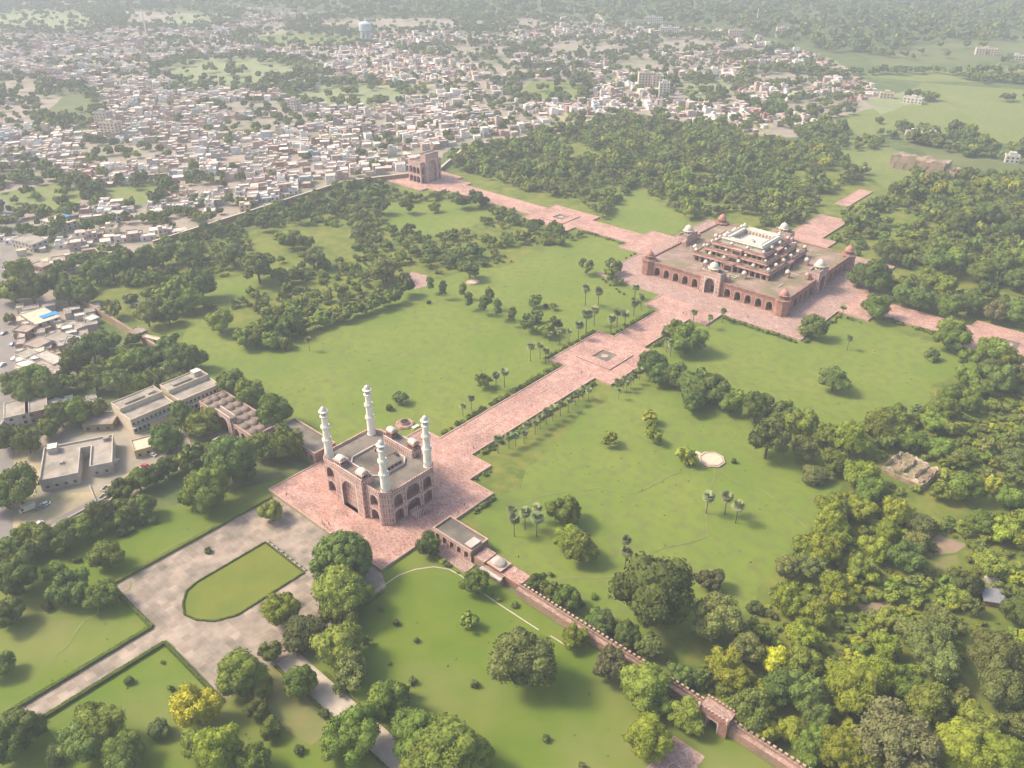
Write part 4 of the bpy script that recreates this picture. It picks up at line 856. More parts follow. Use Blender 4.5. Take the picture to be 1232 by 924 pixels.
grove(Z1, [(245, 285, 72, 'd'), (372, 172, 62, 'm'), (360, 312, 60, 'm'), (165, 355, 22, 's'), (60, 250, 80, 'd'), (20, 375, 62, 'd'), (0, 200, 60, 'd'), (430, 95, 20, 's'), (463, 85, 16, 's'), (500, 58, 20, 's'), (535, 50, 20, 's'), (195, 230, 45, 'm'), (0, 560, 50, 'd'), (268, 190, 16, 's')],
      'on the lawn left of the forecourt', 'the forecourt corner', (142, 705), 'trees on the lawn left of the forecourt')
grove(Z1, [(90, 100, 50, 'm'), (30, 150, 50, 'd'), (100, 150, 45, 'd'), (160, 120, 50, 'd'), (215, 130, 45, 'm'), (255, 85, 50, 'd'), (305, 75, 50, 'm'), (350, 40, 52, 'd'), (400, 50, 42, 'm'), (440, 15, 50, 'd'), (510, 5, 40, 'd')],
      'in the left hedge row', 'the picture edge', (0, 660), 'hedge row of trees between the park and the yard')
grove(Z4, [(440, 870, 45, 'd'), (500, 835, 45, 'm'), (555, 820, 42, 'd'), (600, 790, 42, 'd'), (650, 770, 38, 'm'), (695, 745, 36, 'd'), (745, 730, 40, 'd'), (790, 720, 40, 'm'),
           (745, 870, 85, 'm'), (690, 900, 40, 'm'), (830, 762, 92, 'd'), (945, 705, 60, 'd'), (1035, 700, 65, 'm'), (990, 735, 40, 'd'), (600, 690, 58, 'd'), (655, 610, 55, 'd'), (715, 620, 58, 'm'), (765, 625, 40, 'm'), (840, 485, 55, 'd'), (898, 520, 55, 'm'), (990, 590, 62, 'm'), (800, 470, 30, 'd'), (885, 800, 40, 'd')],
      'round the domed mosque', 'the gateway', (400, 560), 'trees round the mosque')
grove(Z4, [(60, 860, 80, 'd'), (10, 880, 70, 'd'), (30, 680, 50, 'd'), (95, 690, 55, 'd'), (215, 600, 50, 'd'), (270, 590, 50, 'm'), (345, 580, 40, 'o'), (170, 640, 45, 'm'), (60, 480, 55, 'd'), (120, 460, 60, 'm'), (170, 510, 50, 'd'), (100, 520, 50, 'd'), (270, 410, 50, 'd'), (330, 350, 55, 'd'), (380, 330, 45, 'm'), (340, 470, 50, 'd'), (420, 420, 50, 'm'), (480, 400, 55, 'm'), (540, 390, 50, 'd'), (470, 450, 40, 'o'), (420, 490, 50, 'o'), (500, 480, 45, 'm'), (550, 470, 40, 'o'), (240, 480, 40, 'm'),
           (600, 330, 38, 'd'), (640, 390, 50, 'd'), (690, 395, 48, 'd'), (590, 440, 35, 'o'), (70, 75, 55, 'd'), (40, 140, 60, 'm'), (110, 145, 60, 'o'), (200, 120, 50, 'd'), (240, 160, 45, 'd'), (300, 120, 40, 'm'), (310, 160, 45, 'd'), (400, 60, 50, 'd'), (450, 40, 50, 'd'), (340, 80, 45, 'd'), (520, 40, 45, 'd'), (580, 20, 45, 'd'), (30, 250, 20, 'm')],
      'among roadside houses', 'the domed mosque', (300, 520), 'trees among the roadside houses')
grove(Z4, [(470, 175, 28, 'd'), (530, 240, 45, 'o'), (605, 235, 42, 'd'), (560, 200, 30, 'm'), (400, 215, 38, 'o'), (650, 185, 50, 'm'), (690, 180, 50, 'm'), (720, 130, 55, 'd'), (590, 150, 38, 'm'), (620, 120, 35, 'm'), (790, 255, 52, 'm'), (840, 20, 45, 'o'), (680, 20, 45, 'd'), (930, 70, 60, 'o'), (1010, 100, 28, 'd'), (1065, 95, 30, 'd'), (1130, 30, 45, 'o'), (510, 120, 32, 'm'), (540, 90, 28, 's')],
      'inside the brick garden wall', 'the school blocks', (240, 440), 'trees in the left garden quarter')
grove(Z11, [(60, 850, 55, 'm'), (110, 840, 55, 'd'), (180, 790, 55, 'm'), (200, 860, 50, 'm'), (260, 880, 40, 'g'), (270, 800, 55, 'm'), (310, 720, 48, 'm'), (340, 790, 50, 'd'), (390, 770, 45, 'm'), (450, 750, 45, 'm'), (500, 730, 45, 'd'), (550, 730, 42, 'd'), (600, 710, 42, 'm'), (650, 700, 40, 'd'), (700, 680, 40, 'd'), (750, 660, 40, 'm'), (800, 640, 42, 'd'), (850, 600, 45, 'd'), (120, 800, 40, 'm')],
      'edging the left lawn', 'the red dirt patch', (500, 337), 'dense tree row edging the left lawn')
grove(Z11, [(740, 510, 62, 'o'), (120, 500, 70, 'o'), (400, 450, 50, 'o'), (330, 370, 45, 'd'), (270, 370, 45, 'd'), (360, 370, 40, 'm'), (230, 350, 35, 'm'), (975, 410, 42, 'd'), (865, 200, 36, 'd'), (740, 200, 42, 'd'), (1085, 340, 32, 'd'), (1170, 510, 55, 'o'), (1060, 460, 35, 'd'), (1110, 450, 38, 'd'), (1170, 420, 40, 'd'), (1215, 420, 40, 'd'), (620, 215, 22, 'd'), (490, 210, 40, 'd'), (870, 320, 36, 'o'), (1000, 200, 30, 'm'), (310, 540, 35, 'd'), (330, 250, 40, 'd'), (20, 430, 32, 'b'), (150, 290, 35, 'd'), (580, 100, 40, 'd'), (680, 130, 40, 'd'), (1130, 170, 42, 'd'), (1200, 160, 42, 'd')],
      'in scrub before the distant gateway', 'the distant gateway', (510, 220), 'trees before the distant gateway')
grove((410, 300, 1/3.), [(322, 125, 20, 't'), (370, 145, 20, 't'), (440, 145, 20, 't'), (460, 180, 22, 't'), (515, 195, 24, 't'), (535, 180, 22, 't'), (565, 215, 24, 't'), (620, 245, 20, 't')],
      'crossing the left lawn', 'the round platform', (569, 340), 'line of upright trees on the left lawn')
grove((410, 300, 1/3.), [(680, 260, 36, 'd'), (705, 245, 26, 'd'), (735, 285, 34, 'm'), (770, 270, 26, 'd'), (700, 190, 24, 'd'), (770, 205, 16, 'o'), (742, 205, 10, 's'), (515, 475, 32, 'o'), (215, 530, 30, 'd'), (175, 572, 16, 's'), (885, 65, 28, 'o'), (985, 60, 34, 'o'), (975, 95, 28, 'm'), (315, 190, 10, 's'), (1005, 110, 18, 'o'), (160, 70, 55, 'o')],
      'on the lawn left of the long causeway', 'the gateway', (400, 560), 'trees on the left garden lawn')
grove(Z10, [(912, 500, 40, 'y'), (935, 590, 42, 'y'), (915, 545, 26, 'y'), (718, 610, 42, 'y'), (1095, 690, 50, 'y'), (1095, 110, 85, 'm'), (1040, 90, 60, 'm'), (925, 240, 70, 'd'), (960, 290, 60, 'd'), (1040, 290, 65, 'd'), (1110, 330, 62, 'd'), (1165, 300, 50, 'd'), (1120, 410, 58, 'd'), (1215, 380, 62, 'm')],
      'right of the long causeway', 'the causeway tank', (728, 430), 'trees on the right garden lawn')
grove((820, 300, .3344), [(45, 490, 55, 'd'), (40, 550, 42, 'd'), (120, 510, 58, 'd'), (180, 545, 48, 'm'), (270, 570, 60, 'd'), (320, 610, 30, 's'), (365, 590, 55, 'd'), (440, 630, 58, 'm'), (310, 695, 72, 'o'), (445, 715, 55, 'o'), (530, 670, 52, 'm'), (480, 810, 50, 's'), (610, 690, 60, 'y'), (560, 760, 55, 'm'), (640, 800, 60, 'y'), (720, 640, 60, 'm'), (770, 600, 45, 'm'), (780, 660, 52, 'm'), (690, 640, 40, 'm')],
      'in the belt across the right garden', 'the mausoleum', (940, 382), 'belt of trees across the right garden')
grove((820, 300, .3344), [(550, 465, 52, 'd'), (900, 382, 28, 's'), (848, 578, 26, 's'), (480, 280, 46, 'd'), (450, 290, 30, 'd'), (700, 210, 48, 'm'), (970, 320, 52, 'm'), (30, 770, 10, 's'), (188, 762, 12, 's'), (690, 95, 68, 'd'), (640, 100, 40, 'd')],
      'alone near the mausoleum terrace', 'the terrace corner', (961, 411), 'scattered trees near the mausoleum')
grove(Z5, [(1050, 120, 85, 'm'), (1130, 150, 75, 'm'), (960, 150, 75, 'm'), (1040, 210, 80, 'd'), (930, 230, 75, 'm'), (1100, 260, 80, 'd'), (1000, 290, 70, 'm'), (840, 340, 75, 'm'), (930, 380, 65, 'm'), (800, 420, 70, 'm'), (740, 480, 70, 'm'), (840, 520, 55, 'm'), (640, 590, 75, 'm'), (770, 620, 75, 'm'), (890, 680, 62, 'm'), (530, 540, 75, 'm'), (450, 590, 60, 'd'), (1045, 620, 60, 'o'), (1170, 700, 80, 'o'), (920, 850, 90, 'm'), (1190, 240, 60, 'd'), (1200, 620, 50, 'o'), (1180, 800, 60, 'd'), (1070, 850, 50, 'y'), (390, 870, 80, 'm'), (820, 790, 60, 'm'), (770, 870, 60, 'm')],
      'round the pale ruin', 'the pale ruin', (1090, 573), 'thick wood right of the gardens')
grove(Z6, [(290, 210, 80, 'y'), (420, 210, 75, 'y'), (280, 290, 75, 'y'), (320, 370, 55, 'y'), (240, 420, 85, 'y'), (150, 420, 70, 'y'), (170, 500, 75, 'o'), (60, 510, 60, 'o'), (60, 660, 75, 'y'), (290, 600, 70, 'y'), (330, 640, 65, 'y'), (200, 730, 80, 'y'), (140, 850, 85, 'y'), (600, 240, 70, 'y'), (560, 320, 70, 'y'), (500, 410, 75, 'y'), (420, 490, 70, 'm'), (650, 450, 85, 'd'), (720, 300, 75, 's'), (700, 380, 60, 'o'), (1020, 280, 70, 'm'), (1120, 310, 70, 'y'), (1190, 370, 50, 'y'), (1210, 260, 50, 'y'), (930, 110, 70, 'm'), (850, 590, 50, 'm'), (900, 640, 55, 'm'), (950, 580, 80, 'd'), (1080, 490, 80, 'm'), (1200, 720, 80, 'd'), (790, 740, 60, 'o'), (560, 750, 60, 'm'), (660, 830, 75, 'o'), (800, 860, 80, 'o'), (970, 700, 50, 'o'), (1190, 560, 50, 'y'), (1190, 870, 55, 'y'), (1120, 610, 45, 'o'), (480, 130, 70, 'g'), (700, 640, 45, 'g'), (1160, 160, 60, 'm')],
      'in the wild right-hand ground', 'the pale ruin', (1090, 573), 'wild wood on the right')
grove(Z7, [(370, 150, 190, 'd'), (640, 70, 75, 'b'), (670, 270, 125, 'o'), (860, 210, 42, 's'), (100, 290, 75, 's'), (220, 350, 65, 'd'), (340, 400, 68, 'o'), (500, 540, 68, 'd'), (600, 570, 50, 'd'), (150, 500, 85, 'b'), (310, 590, 125, 'm'), (520, 740, 90, 'm'), (380, 690, 70, 'm'), (330, 850, 120, 'y'), (1010, 180, 80, 'y'), (810, 420, 90, 'o'), (700, 500, 80, 'y'), (780, 560, 70, 'y'), (960, 470, 80, 'Y'), (1090, 350, 85, 'y'), (1100, 480, 85, 'm'), (860, 612, 38, 'Y'), (980, 600, 95, 'd'), (1120, 620, 110, 'd'), (830, 720, 100, 'd'), (900, 820, 65, 'y'), (1030, 820, 70, 'y'), (1160, 740, 80, 'd'), (880, 340, 50, 'm'), (1180, 860, 70, 'm'), (1110, 260, 60, 'y')],
      'near the battlemented wall', 'the small gatehouse', (862, 870), 'trees round the battlemented wall')
grove((820, 608, .342), [(770, 820, 150, 'b'), (600, 640, 95, 'y'), (680, 590, 70, 'y'), (860, 490, 80, 'o'), (900, 540, 80, 'o'), (1100, 530, 90, 'o'), (1130, 660, 90, 'o'), (980, 860, 90, 'y'), (1120, 880, 80, 'y'), (560, 870, 80, 'y'), (870, 700, 75, 'm'), (1040, 770, 70, 'm'), (780, 620, 60, 'm'), (450, 860, 60, 'm'), (930, 420, 50, 'o'), (640, 900, 70, 'y'), (1180, 760, 60, 'o'), (720, 500, 50, 'y')],
      'in the bottom right thicket', 'the small gatehouse', (862, 870), 'thicket in the bottom right')
grove(Z8, [(455, 150, 128, 'R'), (450, 300, 120, 'm'), (440, 380, 100, 'm'), (535, 310, 80, 'm'), (440, 570, 115, 'm'), (500, 690, 98, 'o'), (270, 500, 105, 's'), (150, 400, 78, 'y'), (185, 330, 42, 'y'), (110, 600, 55, 'd'), (250, 745, 80, 'm'), (670, 830, 95, 'm'), (735, 790, 50, 'm'), (580, 545, 28, 'o'), (445, 775, 36, 'o'), (885, 60, 62, 'd'), (1120, 250, 72, 'm'), (1080, 440, 48, 'm'), (725, 450, 20, 's'), (825, 535, 18, 's'), (650, 380, 16, 'g'), (695, 648, 13, 's'), (808, 735, 24, 's'), (1112, 752, 24, 's'), (60, 770, 60, 'm')],
      'beside the forecourt', 'the forecourt', (400, 700), 'trees beside the forecourt')
grove(Z2, [(640, 540, 118, 'o'), (820, 460, 48, 'y'), (950, 560, 65, 'b'), (610, 350, 16, 's'), (720, 820, 16, 's'), (850, 915, 16, 's'), (260, 800, 85, 'm'), (380, 850, 120, 'm'), (50, 810, 100, 'm'), (170, 690, 75, 'm'), (480, 880, 60, 'm'), (300, 900, 80, 'm')],
      'on the park lawn', 'the domed chamber', (604, 672), 'trees on the park lawn')
grove(Z1, [(845, 600, 85, 'm'), (685, 715, 75, 'Y'), (560, 790, 42, 's'), (340, 790, 90, 'm'), (300, 830, 80, 'd'), (420, 860, 80, 'm'), (310, 730, 50, 'm'), (60, 790, 85, 'd'), (20, 850, 70, 'd'), (770, 860, 85, 'y'), (690, 840, 60, 'm'), (895, 905, 60, 'm'), (950, 780, 45, 'm'), (905, 720, 40, 'm'), (1050, 620, 58, 'm'), (1140, 730, 20, 's'), (1180, 830, 60, 'm'), (455, 617, 18, 's'), (572, 550, 10, 'g'), (600, 645, 14, 'g'), (730, 160, 14, 's'), (955, 20, 42, 'm'), (1050, 860, 20, 's'), (440, 910, 60, 'd'), (200, 880, 40, 's'), (960, 320, 0.1, 'g'), (155, 790, 14, 'g')],
      'below the forecourt', 'the narrow approach path', (190, 770), 'trees below the forecourt')
grove(Z2, [(790, 20, 60, 'm'), (800, 115, 55, 'y'), (840, 150, 60, 'm'), (690, 270, 40, 'd'), (740, 300, 38, 'm'), (800, 330, 45, 'm'), (730, 330, 30, 'g'), (910, 400, 50, 'd'), (1010, 460, 45, 'd'), (890, 320, 16, 'g')],
      'behind the wall', 'the domed chamber', (604, 672), 'trees behind the battlemented wall')
grove(Z9, [(640, 565, 50, 'm'), (760, 560, 60, 'm'), (730, 650, 75, 'd'), (840, 600, 55, 'm'), (640, 640, 60, 'd'), (870, 690, 70, 'm'), (970, 680, 60, 'd'), (1045, 590, 35, 's'), (1100, 710, 70, 'b'), (1200, 720, 75, 'd'), (880, 830, 78, 'm'), (1080, 900, 70, 'm'), (800, 480, 70, 'd'), (890, 460, 70, 'm'), (1030, 520, 65, 'm'), (1120, 500, 65, 'd'), (1200, 560, 60, 'd'), (900, 270, 60, 'd'), (1050, 230, 60, 'd'), (640, 400, 60, 'm'), (560, 420, 60, 'd'), (1190, 310, 60, 'd'), (1190, 450, 60, 'm'), (380, 270, 45, 'd'), (500, 180, 42, 'd'), (660, 80, 50, 'd'), (700, 130, 50, 'd')],
      'beyond the mausoleum', 'the mausoleum tower', (1021, 320), 'wood beyond the mausoleum')
PEND.sort(key=lambda e: -e[3]*ppm(e[1], e[2])); REST = []; _n = 0
for e in PEND:
    if e[6] == 'tree':
        _n += 1
        if _n > 290: REST.append(e); TREES.append((e[1], e[2], e[3], 'rest')); continue
    tree(*e[:6])
n_ind = sum(1 for t in TREES if t[3] == 'tree'); print('digitised trees', n_ind, 'shrubs', len(TREES)-n_ind)
# ---- palms
def fan(mb, c, d, r, m, n=7):
    d = np.array(d, float); d /= np.linalg.norm(d); s = np.cross(d, [0, 0, 1.]); s /= (np.linalg.norm(s)+1e-9); up = np.cross(s, d); c = np.array(c, float); b = c+d*r*.35
    for k in range(n):
        a = (k/(n-1)-.5)*2.6; e = d*math.cos(a)+s*math.sin(a); p = np.cross(e, up); w_ = r*.15
        tip = b+e*r*.75-np.array([0, 0, .12*r]); mid = b+e*r*.4; mb.face([b, mid-p*w_, tip, mid+p*w_], m)
def palm_meshes(v):
    r = random.Random(v); mb = MB(); h = 1.; pr = [(.030, 0), (.020, .06), (.017, .5), (.019, .97)]
    mb.lathe(0, 0, [(a, b*h) for a, b in pr], BARK, 7); tr = mb; cr = MB()
    for k in range(40):
        z = r.uniform(-.85, 1.); a = r.uniform(0, 6.283); q = math.sqrt(max(0, 1-z*z)); fan(cr, (0, 0, .99), (q*math.cos(a), q*math.sin(a), z), .25*r.uniform(.75, 1.15), LF['p'])
    return tr, cr
PM = []
def palm(px, py, hpx, label, group=None):        # px, py: crown centre
    z = 8.
    for _ in range(4): x, y = G(px, py, z); z = .97*hpx/ppm(x, y, z)/math.cos(PIT)
    if z > 13: z = 13; x, y = G(px, py, z)
    t = thing('palm_tree', label, 'palm tree', (x, y, 0), random.uniform(0, 6), group); t.scale = (z*random.uniform(.95, 1.2),)*2+(z,)
    if len(PM) < 3:
        a, b = palm_meshes(len(PM)); A = a.build('trunk', t); B = b.build('crown', t); PM.append((A.data, B.data))
    else:
        A_, B_ = random.choice(PM)
        for n_, d_ in (('trunk', A_), ('crown', B_)): o = bpy.data.objects.new(n_, d_); S.collection.objects.link(o); o.parent = t
    return t
def palms(L, fr, where, mark, mpx, grp):
    mx, my = G(*mpx); E = sorted([(fr[0]+a*fr[2], fr[1]+b*fr[2], h*fr[2]) for a, b, h in L], key=lambda e: math.dist(G(e[0], e[1]), (mx, my)))
    for i, e in enumerate(E): palm(*e, f'palm tree {where}'+(f', nearest {mark}' if i == 0 else f', {ordw(i)} from {mark}'), grp)
F10 = Z10; F4 = (410, 300, 1/3.)
palms([(160, 605, 80), (215, 590, 70), (248, 590, 60), (300, 540, 70), (345, 525, 65), (400, 470, 70), (432, 450, 70), (470, 435, 62), (510, 420, 60), (545, 385, 60), (580, 355, 55), (610, 365, 55), (290, 575, 60), (370, 500, 60), (560, 370, 50)], F10, 'in the row right of the causeway', 'the gateway', (530, 600), 'palm row along the causeway')
palms([(750, 320, 55), (785, 305, 55), (760, 365, 50), (835, 280, 60), (865, 265, 55), (800, 330, 50), (820, 310, 50)], F10, 'beside the tank platform', 'the tank', (728, 430), 'palms by the tank platform')
palms([(985, 85, 70), (1020, 130, 70), (1060, 100, 65), (1000, 120, 60)], F10, 'in the clump in front of the mausoleum', 'the tank', (728, 430), 'palms before the mausoleum')
palms([(590, 440, 60), (560, 455, 55), (470, 535, 45), (440, 565, 40)], F4, 'left of the causeway near the gateway', 'the gateway', (530, 540), 'palms left of the causeway')
palms([(685, 345, 60), (720, 345, 50), (740, 365, 50), (755, 305, 35), (790, 300, 40), (825, 295, 40), (860, 270, 60), (888, 230, 70), (917, 215, 60), (885, 140, 60), (932, 150, 65), (978, 245, 55), (1000, 225, 55), (1028, 235, 55), (1060, 195, 45), (1088, 175, 45), (1065, 135, 45)], F4, 'on the far lawn left of the causeway', 'the tank', (728, 430), 'palms on the far left lawn')
palms([(405, 520, 55), (480, 545, 55), (542, 515, 55), (130, 410, 50), (160, 445, 50), (88, 525, 60), (50, 520, 60), (22, 550, 60), (130, 480, 60)], (730, 240, .2597), 'in front of the mausoleum terrace', 'the mausoleum portal', (853, 356), 'palms in front of the terrace')
palms([(605, 318, 45), (583, 210, 40)], (820, 300, .3344), 'alone on the lawn right of the mausoleum', 'the terrace', (961, 411), 'palms right of the mausoleum')
palms([(610, 45, 75), (648, 20, 75), (690, 40, 80), (603, 10, 60), (690, 5, 60)], Z2, 'in the clump beside the grey-roofed pavilion', 'the pavilion', (560, 640), 'palm clump by the pavilion')
palms([(1005, 120, 70), (1005, 160, 70)], Z2, 'standing alone on the lower lawn', 'the battlemented wall', (700, 740), 'pair of palms on the lower lawn')
palms([(98, 885, 75), (165, 888, 75), (205, 920, 75)], (820, 300, .3344), 'in the trio on the right lawn', 'the octagonal platform', (856, 554), 'trio of palms on the right lawn')
palms([(372, 855, 60)], Z11, 'alone at the edge of the big left lawn', 'the dense tree row', (370, 410), 'lone palm')
# ---- hedges
def hedge(pts, wd, h, label, closed=False, px=False, group=None, dens=22, z=.05):
    P = [G(*p) for p in pts] if px else list(pts)
    if closed: P.append(P[0])
    out = []
    for a, b in zip(P[:-1], P[1:]):
        a, b = np.array(a), np.array(b); L = np.linalg.norm(b-a); d = (b-a)/L; nn = np.array([-d[1], d[0]]); n = int(L*(wd+2*h)*dens)
        s = rng.uniform(0, L, n); t = rng.uniform(-1, 1, n)*(wd/2+h); side = np.abs(t) > wd/2; off = np.clip(t, -wd/2, wd/2); zz = np.where(side, h-(np.abs(t)-wd/2), h)*rng.uniform(.9, 1.08, n)
        pos = np.stack([a[0]+d[0]*s+nn[0]*off, a[1]+d[1]*s+nn[1]*off, zz+z], 1); N = np.stack([nn[0]*np.sign(t)*side, nn[1]*np.sign(t)*side, np.where(side, .3, 1.)], 1)
        out.append(leaves(pos, N, .16, .5))
        w2 = wd/2-.05; c4 = [a+nn*w2, a-nn*w2, b-nn*w2, b+nn*w2]; lo = [(*c, z) for c in c4]; hi = [(*c, h-.06+z) for c in c4]
        for q in ((0, 1), (1, 2), (2, 3), (3, 0)): out.append(np.array([lo[q[0]], lo[q[1]], hi[q[1]], hi[q[0]]]))
        out.append(np.array(hi))
    V = np.vstack(out); o = bpy.data.objects.new('hedge', quads_mesh('hedge', V, LF['h'], tint=np.full(len(V), .3))); S.collection.objects.link(o)
    return tag(o, label, 'hedge', group)
hedge([(-32.6, -360), (-32.6, -429)], 1.3, 1.1, 'long clipped hedge along the upper left edge of the forecourt')
hedge([(-32.6, -430.3), (-1.6, -430.3), (-1.6, -480)], 1.3, 1.1, 'clipped hedge turning from the forecourt down the left side of the approach path')
hedge([(8.6, -560), (8.6, -430.8), (45, -430.8)], 1.3, 1.1, 'clipped hedge turning from the approach path along the lower forecourt edge')
hedge(isl, .6, .55, 'low dark hedge edging the bullet-shaped lawn', closed=True)
hedge([(45.8, -411.2), (110, -411.2)], .9, .8, 'yellowish low hedge along the near side of the gravel path'); hedge([(60, -401.8), (120, -401.8)], .9, .7, 'low hedge along the far side of the gravel path')
hedge([(46, -398), (46, -364)], .9, .8, 'low hedge between the gateway platform and the park lawn')
# white flower pots on the end of the bullet-shaped lawn
P0 = thing('flower_pot', '', 'flower pot', (0, 0, .12)); mb = MB(); mb.lathe(0, 0, [(.32, 0), (.52, .6), (.45, .6), (0, .5)], MARB, 10); mb.build('pot', P0)
v = crown(60, 4, .12, zc=.8, vz=.8, spread=.2, pr=(.1, .16)); o = bpy.data.objects.new('plant', quads_mesh('plant', v, LF['m'])); S.collection.objects.link(o); o.parent = P0; remember(P0)
for i in range(9):
    o = P0 if i == 0 else copy_tree(P0); x = -9+i*3.; o.location = (x, -376.9, .1)
    tag(o, 'white flower pot on the end edge of the bullet-shaped lawn, '+('nearest its left corner' if i == 0 else ordw(i)+' from the left corner'), 'flower pot', 'white flower pots at the lawn edge')
# ---- shrub borders along causeways (individual shrubs)
shr = []
def border(a, b, n, j=1.):
    for k in range(n):
        t = (k+random.random())/n; shr.append((a[0]+(b[0]-a[0])*t+random.uniform(-j, j), a[1]+(b[1]-a[1])*t+random.uniform(-j, j), random.uniform(.8, 1.7)))
border((13.5, -278), (13.5, -190), 26); border((25, -292), (25, -283), 4); border((39.5, -308), (39.5, -297), 5); border((24, -186), (24, -142), 7); border((-13.5, -270), (-13.5, -190), 18); border((-24, -186), (-24, -142), 6)
border((14, -138), (14, -95), 10); border((25, -76), (72, -76), 22); border((76, -70), (76, -24), 10); border((95, -12), (138, -13), 12); border((-76, -60), (-76, -20), 6); border((-26, -92), (-72, -76), 8); border((85, -318), (150, -325), 24, 2); border((90, -26), (75, -26), 4)
for i, (x, y, r) in enumerate(shr):
    where = 'beside the right edge of the long causeway' if x > 0 and y < -190 and x < 30 else 'behind the battlemented wall' if y < -300 and x > 80 else 'beside the left edge of the long causeway' if x < 0 and y < -140 else 'below the mausoleum terrace wall' if y > -80 else 'beside the gateway platform' if y < -290 else 'beside the tank platform'
    tree('g' if i % 2 else 's', x, y, r, f'low green shrub {where}', f'shrubs {where}', name='shrub', cat='shrub')
# ================================================================== PEOPLE
def person_mesh(pose, cloth_top, cloth_leg):
    P = {'hip': (0, 0, .93), 'chest': (0, .01, 1.25), 'neck': (0, .01, 1.45), 'head': (0, -.01, 1.6), 'top': (0, 0, 1.73)}
    s = .22 if pose == 'walk' else .06
    E_ = [('hip', 'chest'), ('chest', 'neck'), ('neck', 'head'), ('head', 'top')]; Rr = {'hip': .15, 'chest': .17, 'neck': .06, 'head': .11, 'top': .06}
    for k, sg in (('l', 1), ('r', -1)):
        P.update({'th'+k: (sg*.1, 0, .88), 'kn'+k: (sg*.11, -sg*s*.6, .5), 'an'+k: (sg*.11, -sg*s+.03, .09), 'to'+k: (sg*.12, -sg*s-.13, .04), 'sh'+k: (sg*.2, .01, 1.4), 'el'+k: (sg*.27, sg*s*.5+.02, 1.12), 'wr'+k: (sg*.26, sg*s*.9-.08, .88), 'ha'+k: (sg*.25, sg*s*.9-.12, .78)})
        E_ += [('hip', 'th'+k), ('th'+k, 'kn'+k), ('kn'+k, 'an'+k), ('an'+k, 'to'+k), ('neck', 'sh'+k), ('sh'+k, 'el'+k), ('el'+k, 'wr'+k), ('wr'+k, 'ha'+k)]
        Rr.update({'th'+k: .1, 'kn'+k: .065, 'an'+k: .045, 'to'+k: .04, 'sh'+k: .07, 'el'+k: .05, 'wr'+k: .033, 'ha'+k: .04})
    names = list(P); me = bpy.data.meshes.new('person'); me.from_pydata([P[n] for n in names], [(names.index(a), names.index(b)) for a, b in E_], [])
    o = bpy.data.objects.new('person', me); S.collection.objects.link(o); md = o.modifiers.new('skin', 'SKIN'); 
    bm_layer = me.skin_vertices[0].data if me.skin_vertices else None
    if bm_layer is None:
        import bmesh; bm = bmesh.new(); bm.from_mesh(me); bm.verts.layers.skin.verify(); bm.to_mesh(me); bm.free(); bm_layer = me.skin_vertices[0].data
    for i, n in enumerate(names): bm_layer[i].radius = (Rr[n], Rr[n]*.85); bm_layer[i].use_root = n == 'hip'
    sb = o.modifiers.new('sub', 'SUBSURF'); sb.levels = 1; dg = bpy.context.evaluated_depsgraph_get(); m2 = bpy.data.meshes.new_from_object(o.evaluated_get(dg)); bpy.data.objects.remove(o)
    sk = mat('skin', (.26, .14, .09)); hr = mat('hair', (.02, .018, .016)); m2.materials.clear()
    for m in (cloth_top, cloth_leg, sk, hr): m2.materials.append(m)
    for f in m2.polygons:
        c = f.center; f.material_index = 3 if (c.z > 1.62 or (c.z > 1.52 and c.y > .04)) else 2 if c.z > 1.45 or (abs(c.x) > .19 and c.z < 1.05 and c.z > .7) or c.z < .05 else 1 if c.z < .95 else 0
    return m2
PPL = {}
CL = {'white': mat('white_cloth', (.7, .68, .65)), 'red': mat('red_cloth', (.45, .05, .05)), 'blue': mat('blue_cloth', (.06, .1, .3)), 'dark': mat('dark_cloth', (.03, .03, .04)), 'orange': mat('orange_cloth', (.6, .22, .04))}
spots = [(388, 630, 'dark', 'dark'), (391, 634, 'red', 'dark'), (394, 636, 'white', 'dark'), (396, 632, 'blue', 'dark'), (390, 638, 'white', 'blue'), (413, 618, 'white', 'dark'), (418, 621, 'red', 'red'), (559, 609, 'dark', 'dark'), (561, 612, 'white', 'dark'), (551, 618, 'blue', 'dark'), (624, 672, 'red', 'dark'), (710, 453, 'white', 'dark'), (773, 418, 'red', 'blue'), (775, 416, 'white', 'dark'), (822, 378, 'red', 'red'), (700, 450, 'dark', 'dark'), (570, 540, 'blue', 'dark'), (640, 490, 'orange', 'dark'), (605, 520, 'white', 'blue'), (900, 382, 'dark', 'dark'), (870, 378, 'white', 'dark'), (345, 596, 'red', 'dark'), (433, 914, 'white', 'dark'), (425, 916, 'red', 'dark')]
for i, (px, py, a, b) in enumerate(spots):
    z = PZ if not (py > 660) else .1
    if (px, py) == (624, 672): z = 3.4
    x, y = G(px, py, z); pose = 'walk' if i % 2 else 'stand'; k = (pose, a, b)
    if k not in PPL: PPL[k] = person_mesh(pose, CL[a], CL[b])
    o = bpy.data.objects.new('person', PPL[k]); S.collection.objects.link(o); o.location = (x, y, z); o.rotation_euler = (0, 0, random.uniform(0, 6.28))
    wh = 'at the front edge of the gateway platform' if i < 5 else 'on the paving before the gateway portal' if i < 7 else 'on the paving beside the gateway' if i < 10 else 'on the red wall terrace' if i == 10 else 'on the gravel path' if i > 21 else 'at the platform corner above the forecourt hedge' if i == 21 else 'on the mausoleum terrace' if i in (14, 19, 20) else 'on the long causeway'
    tag(o, f'{"walking" if i % 2 else "standing"} person in {a} top and {b} trousers {wh}', 'person', 'visitors')
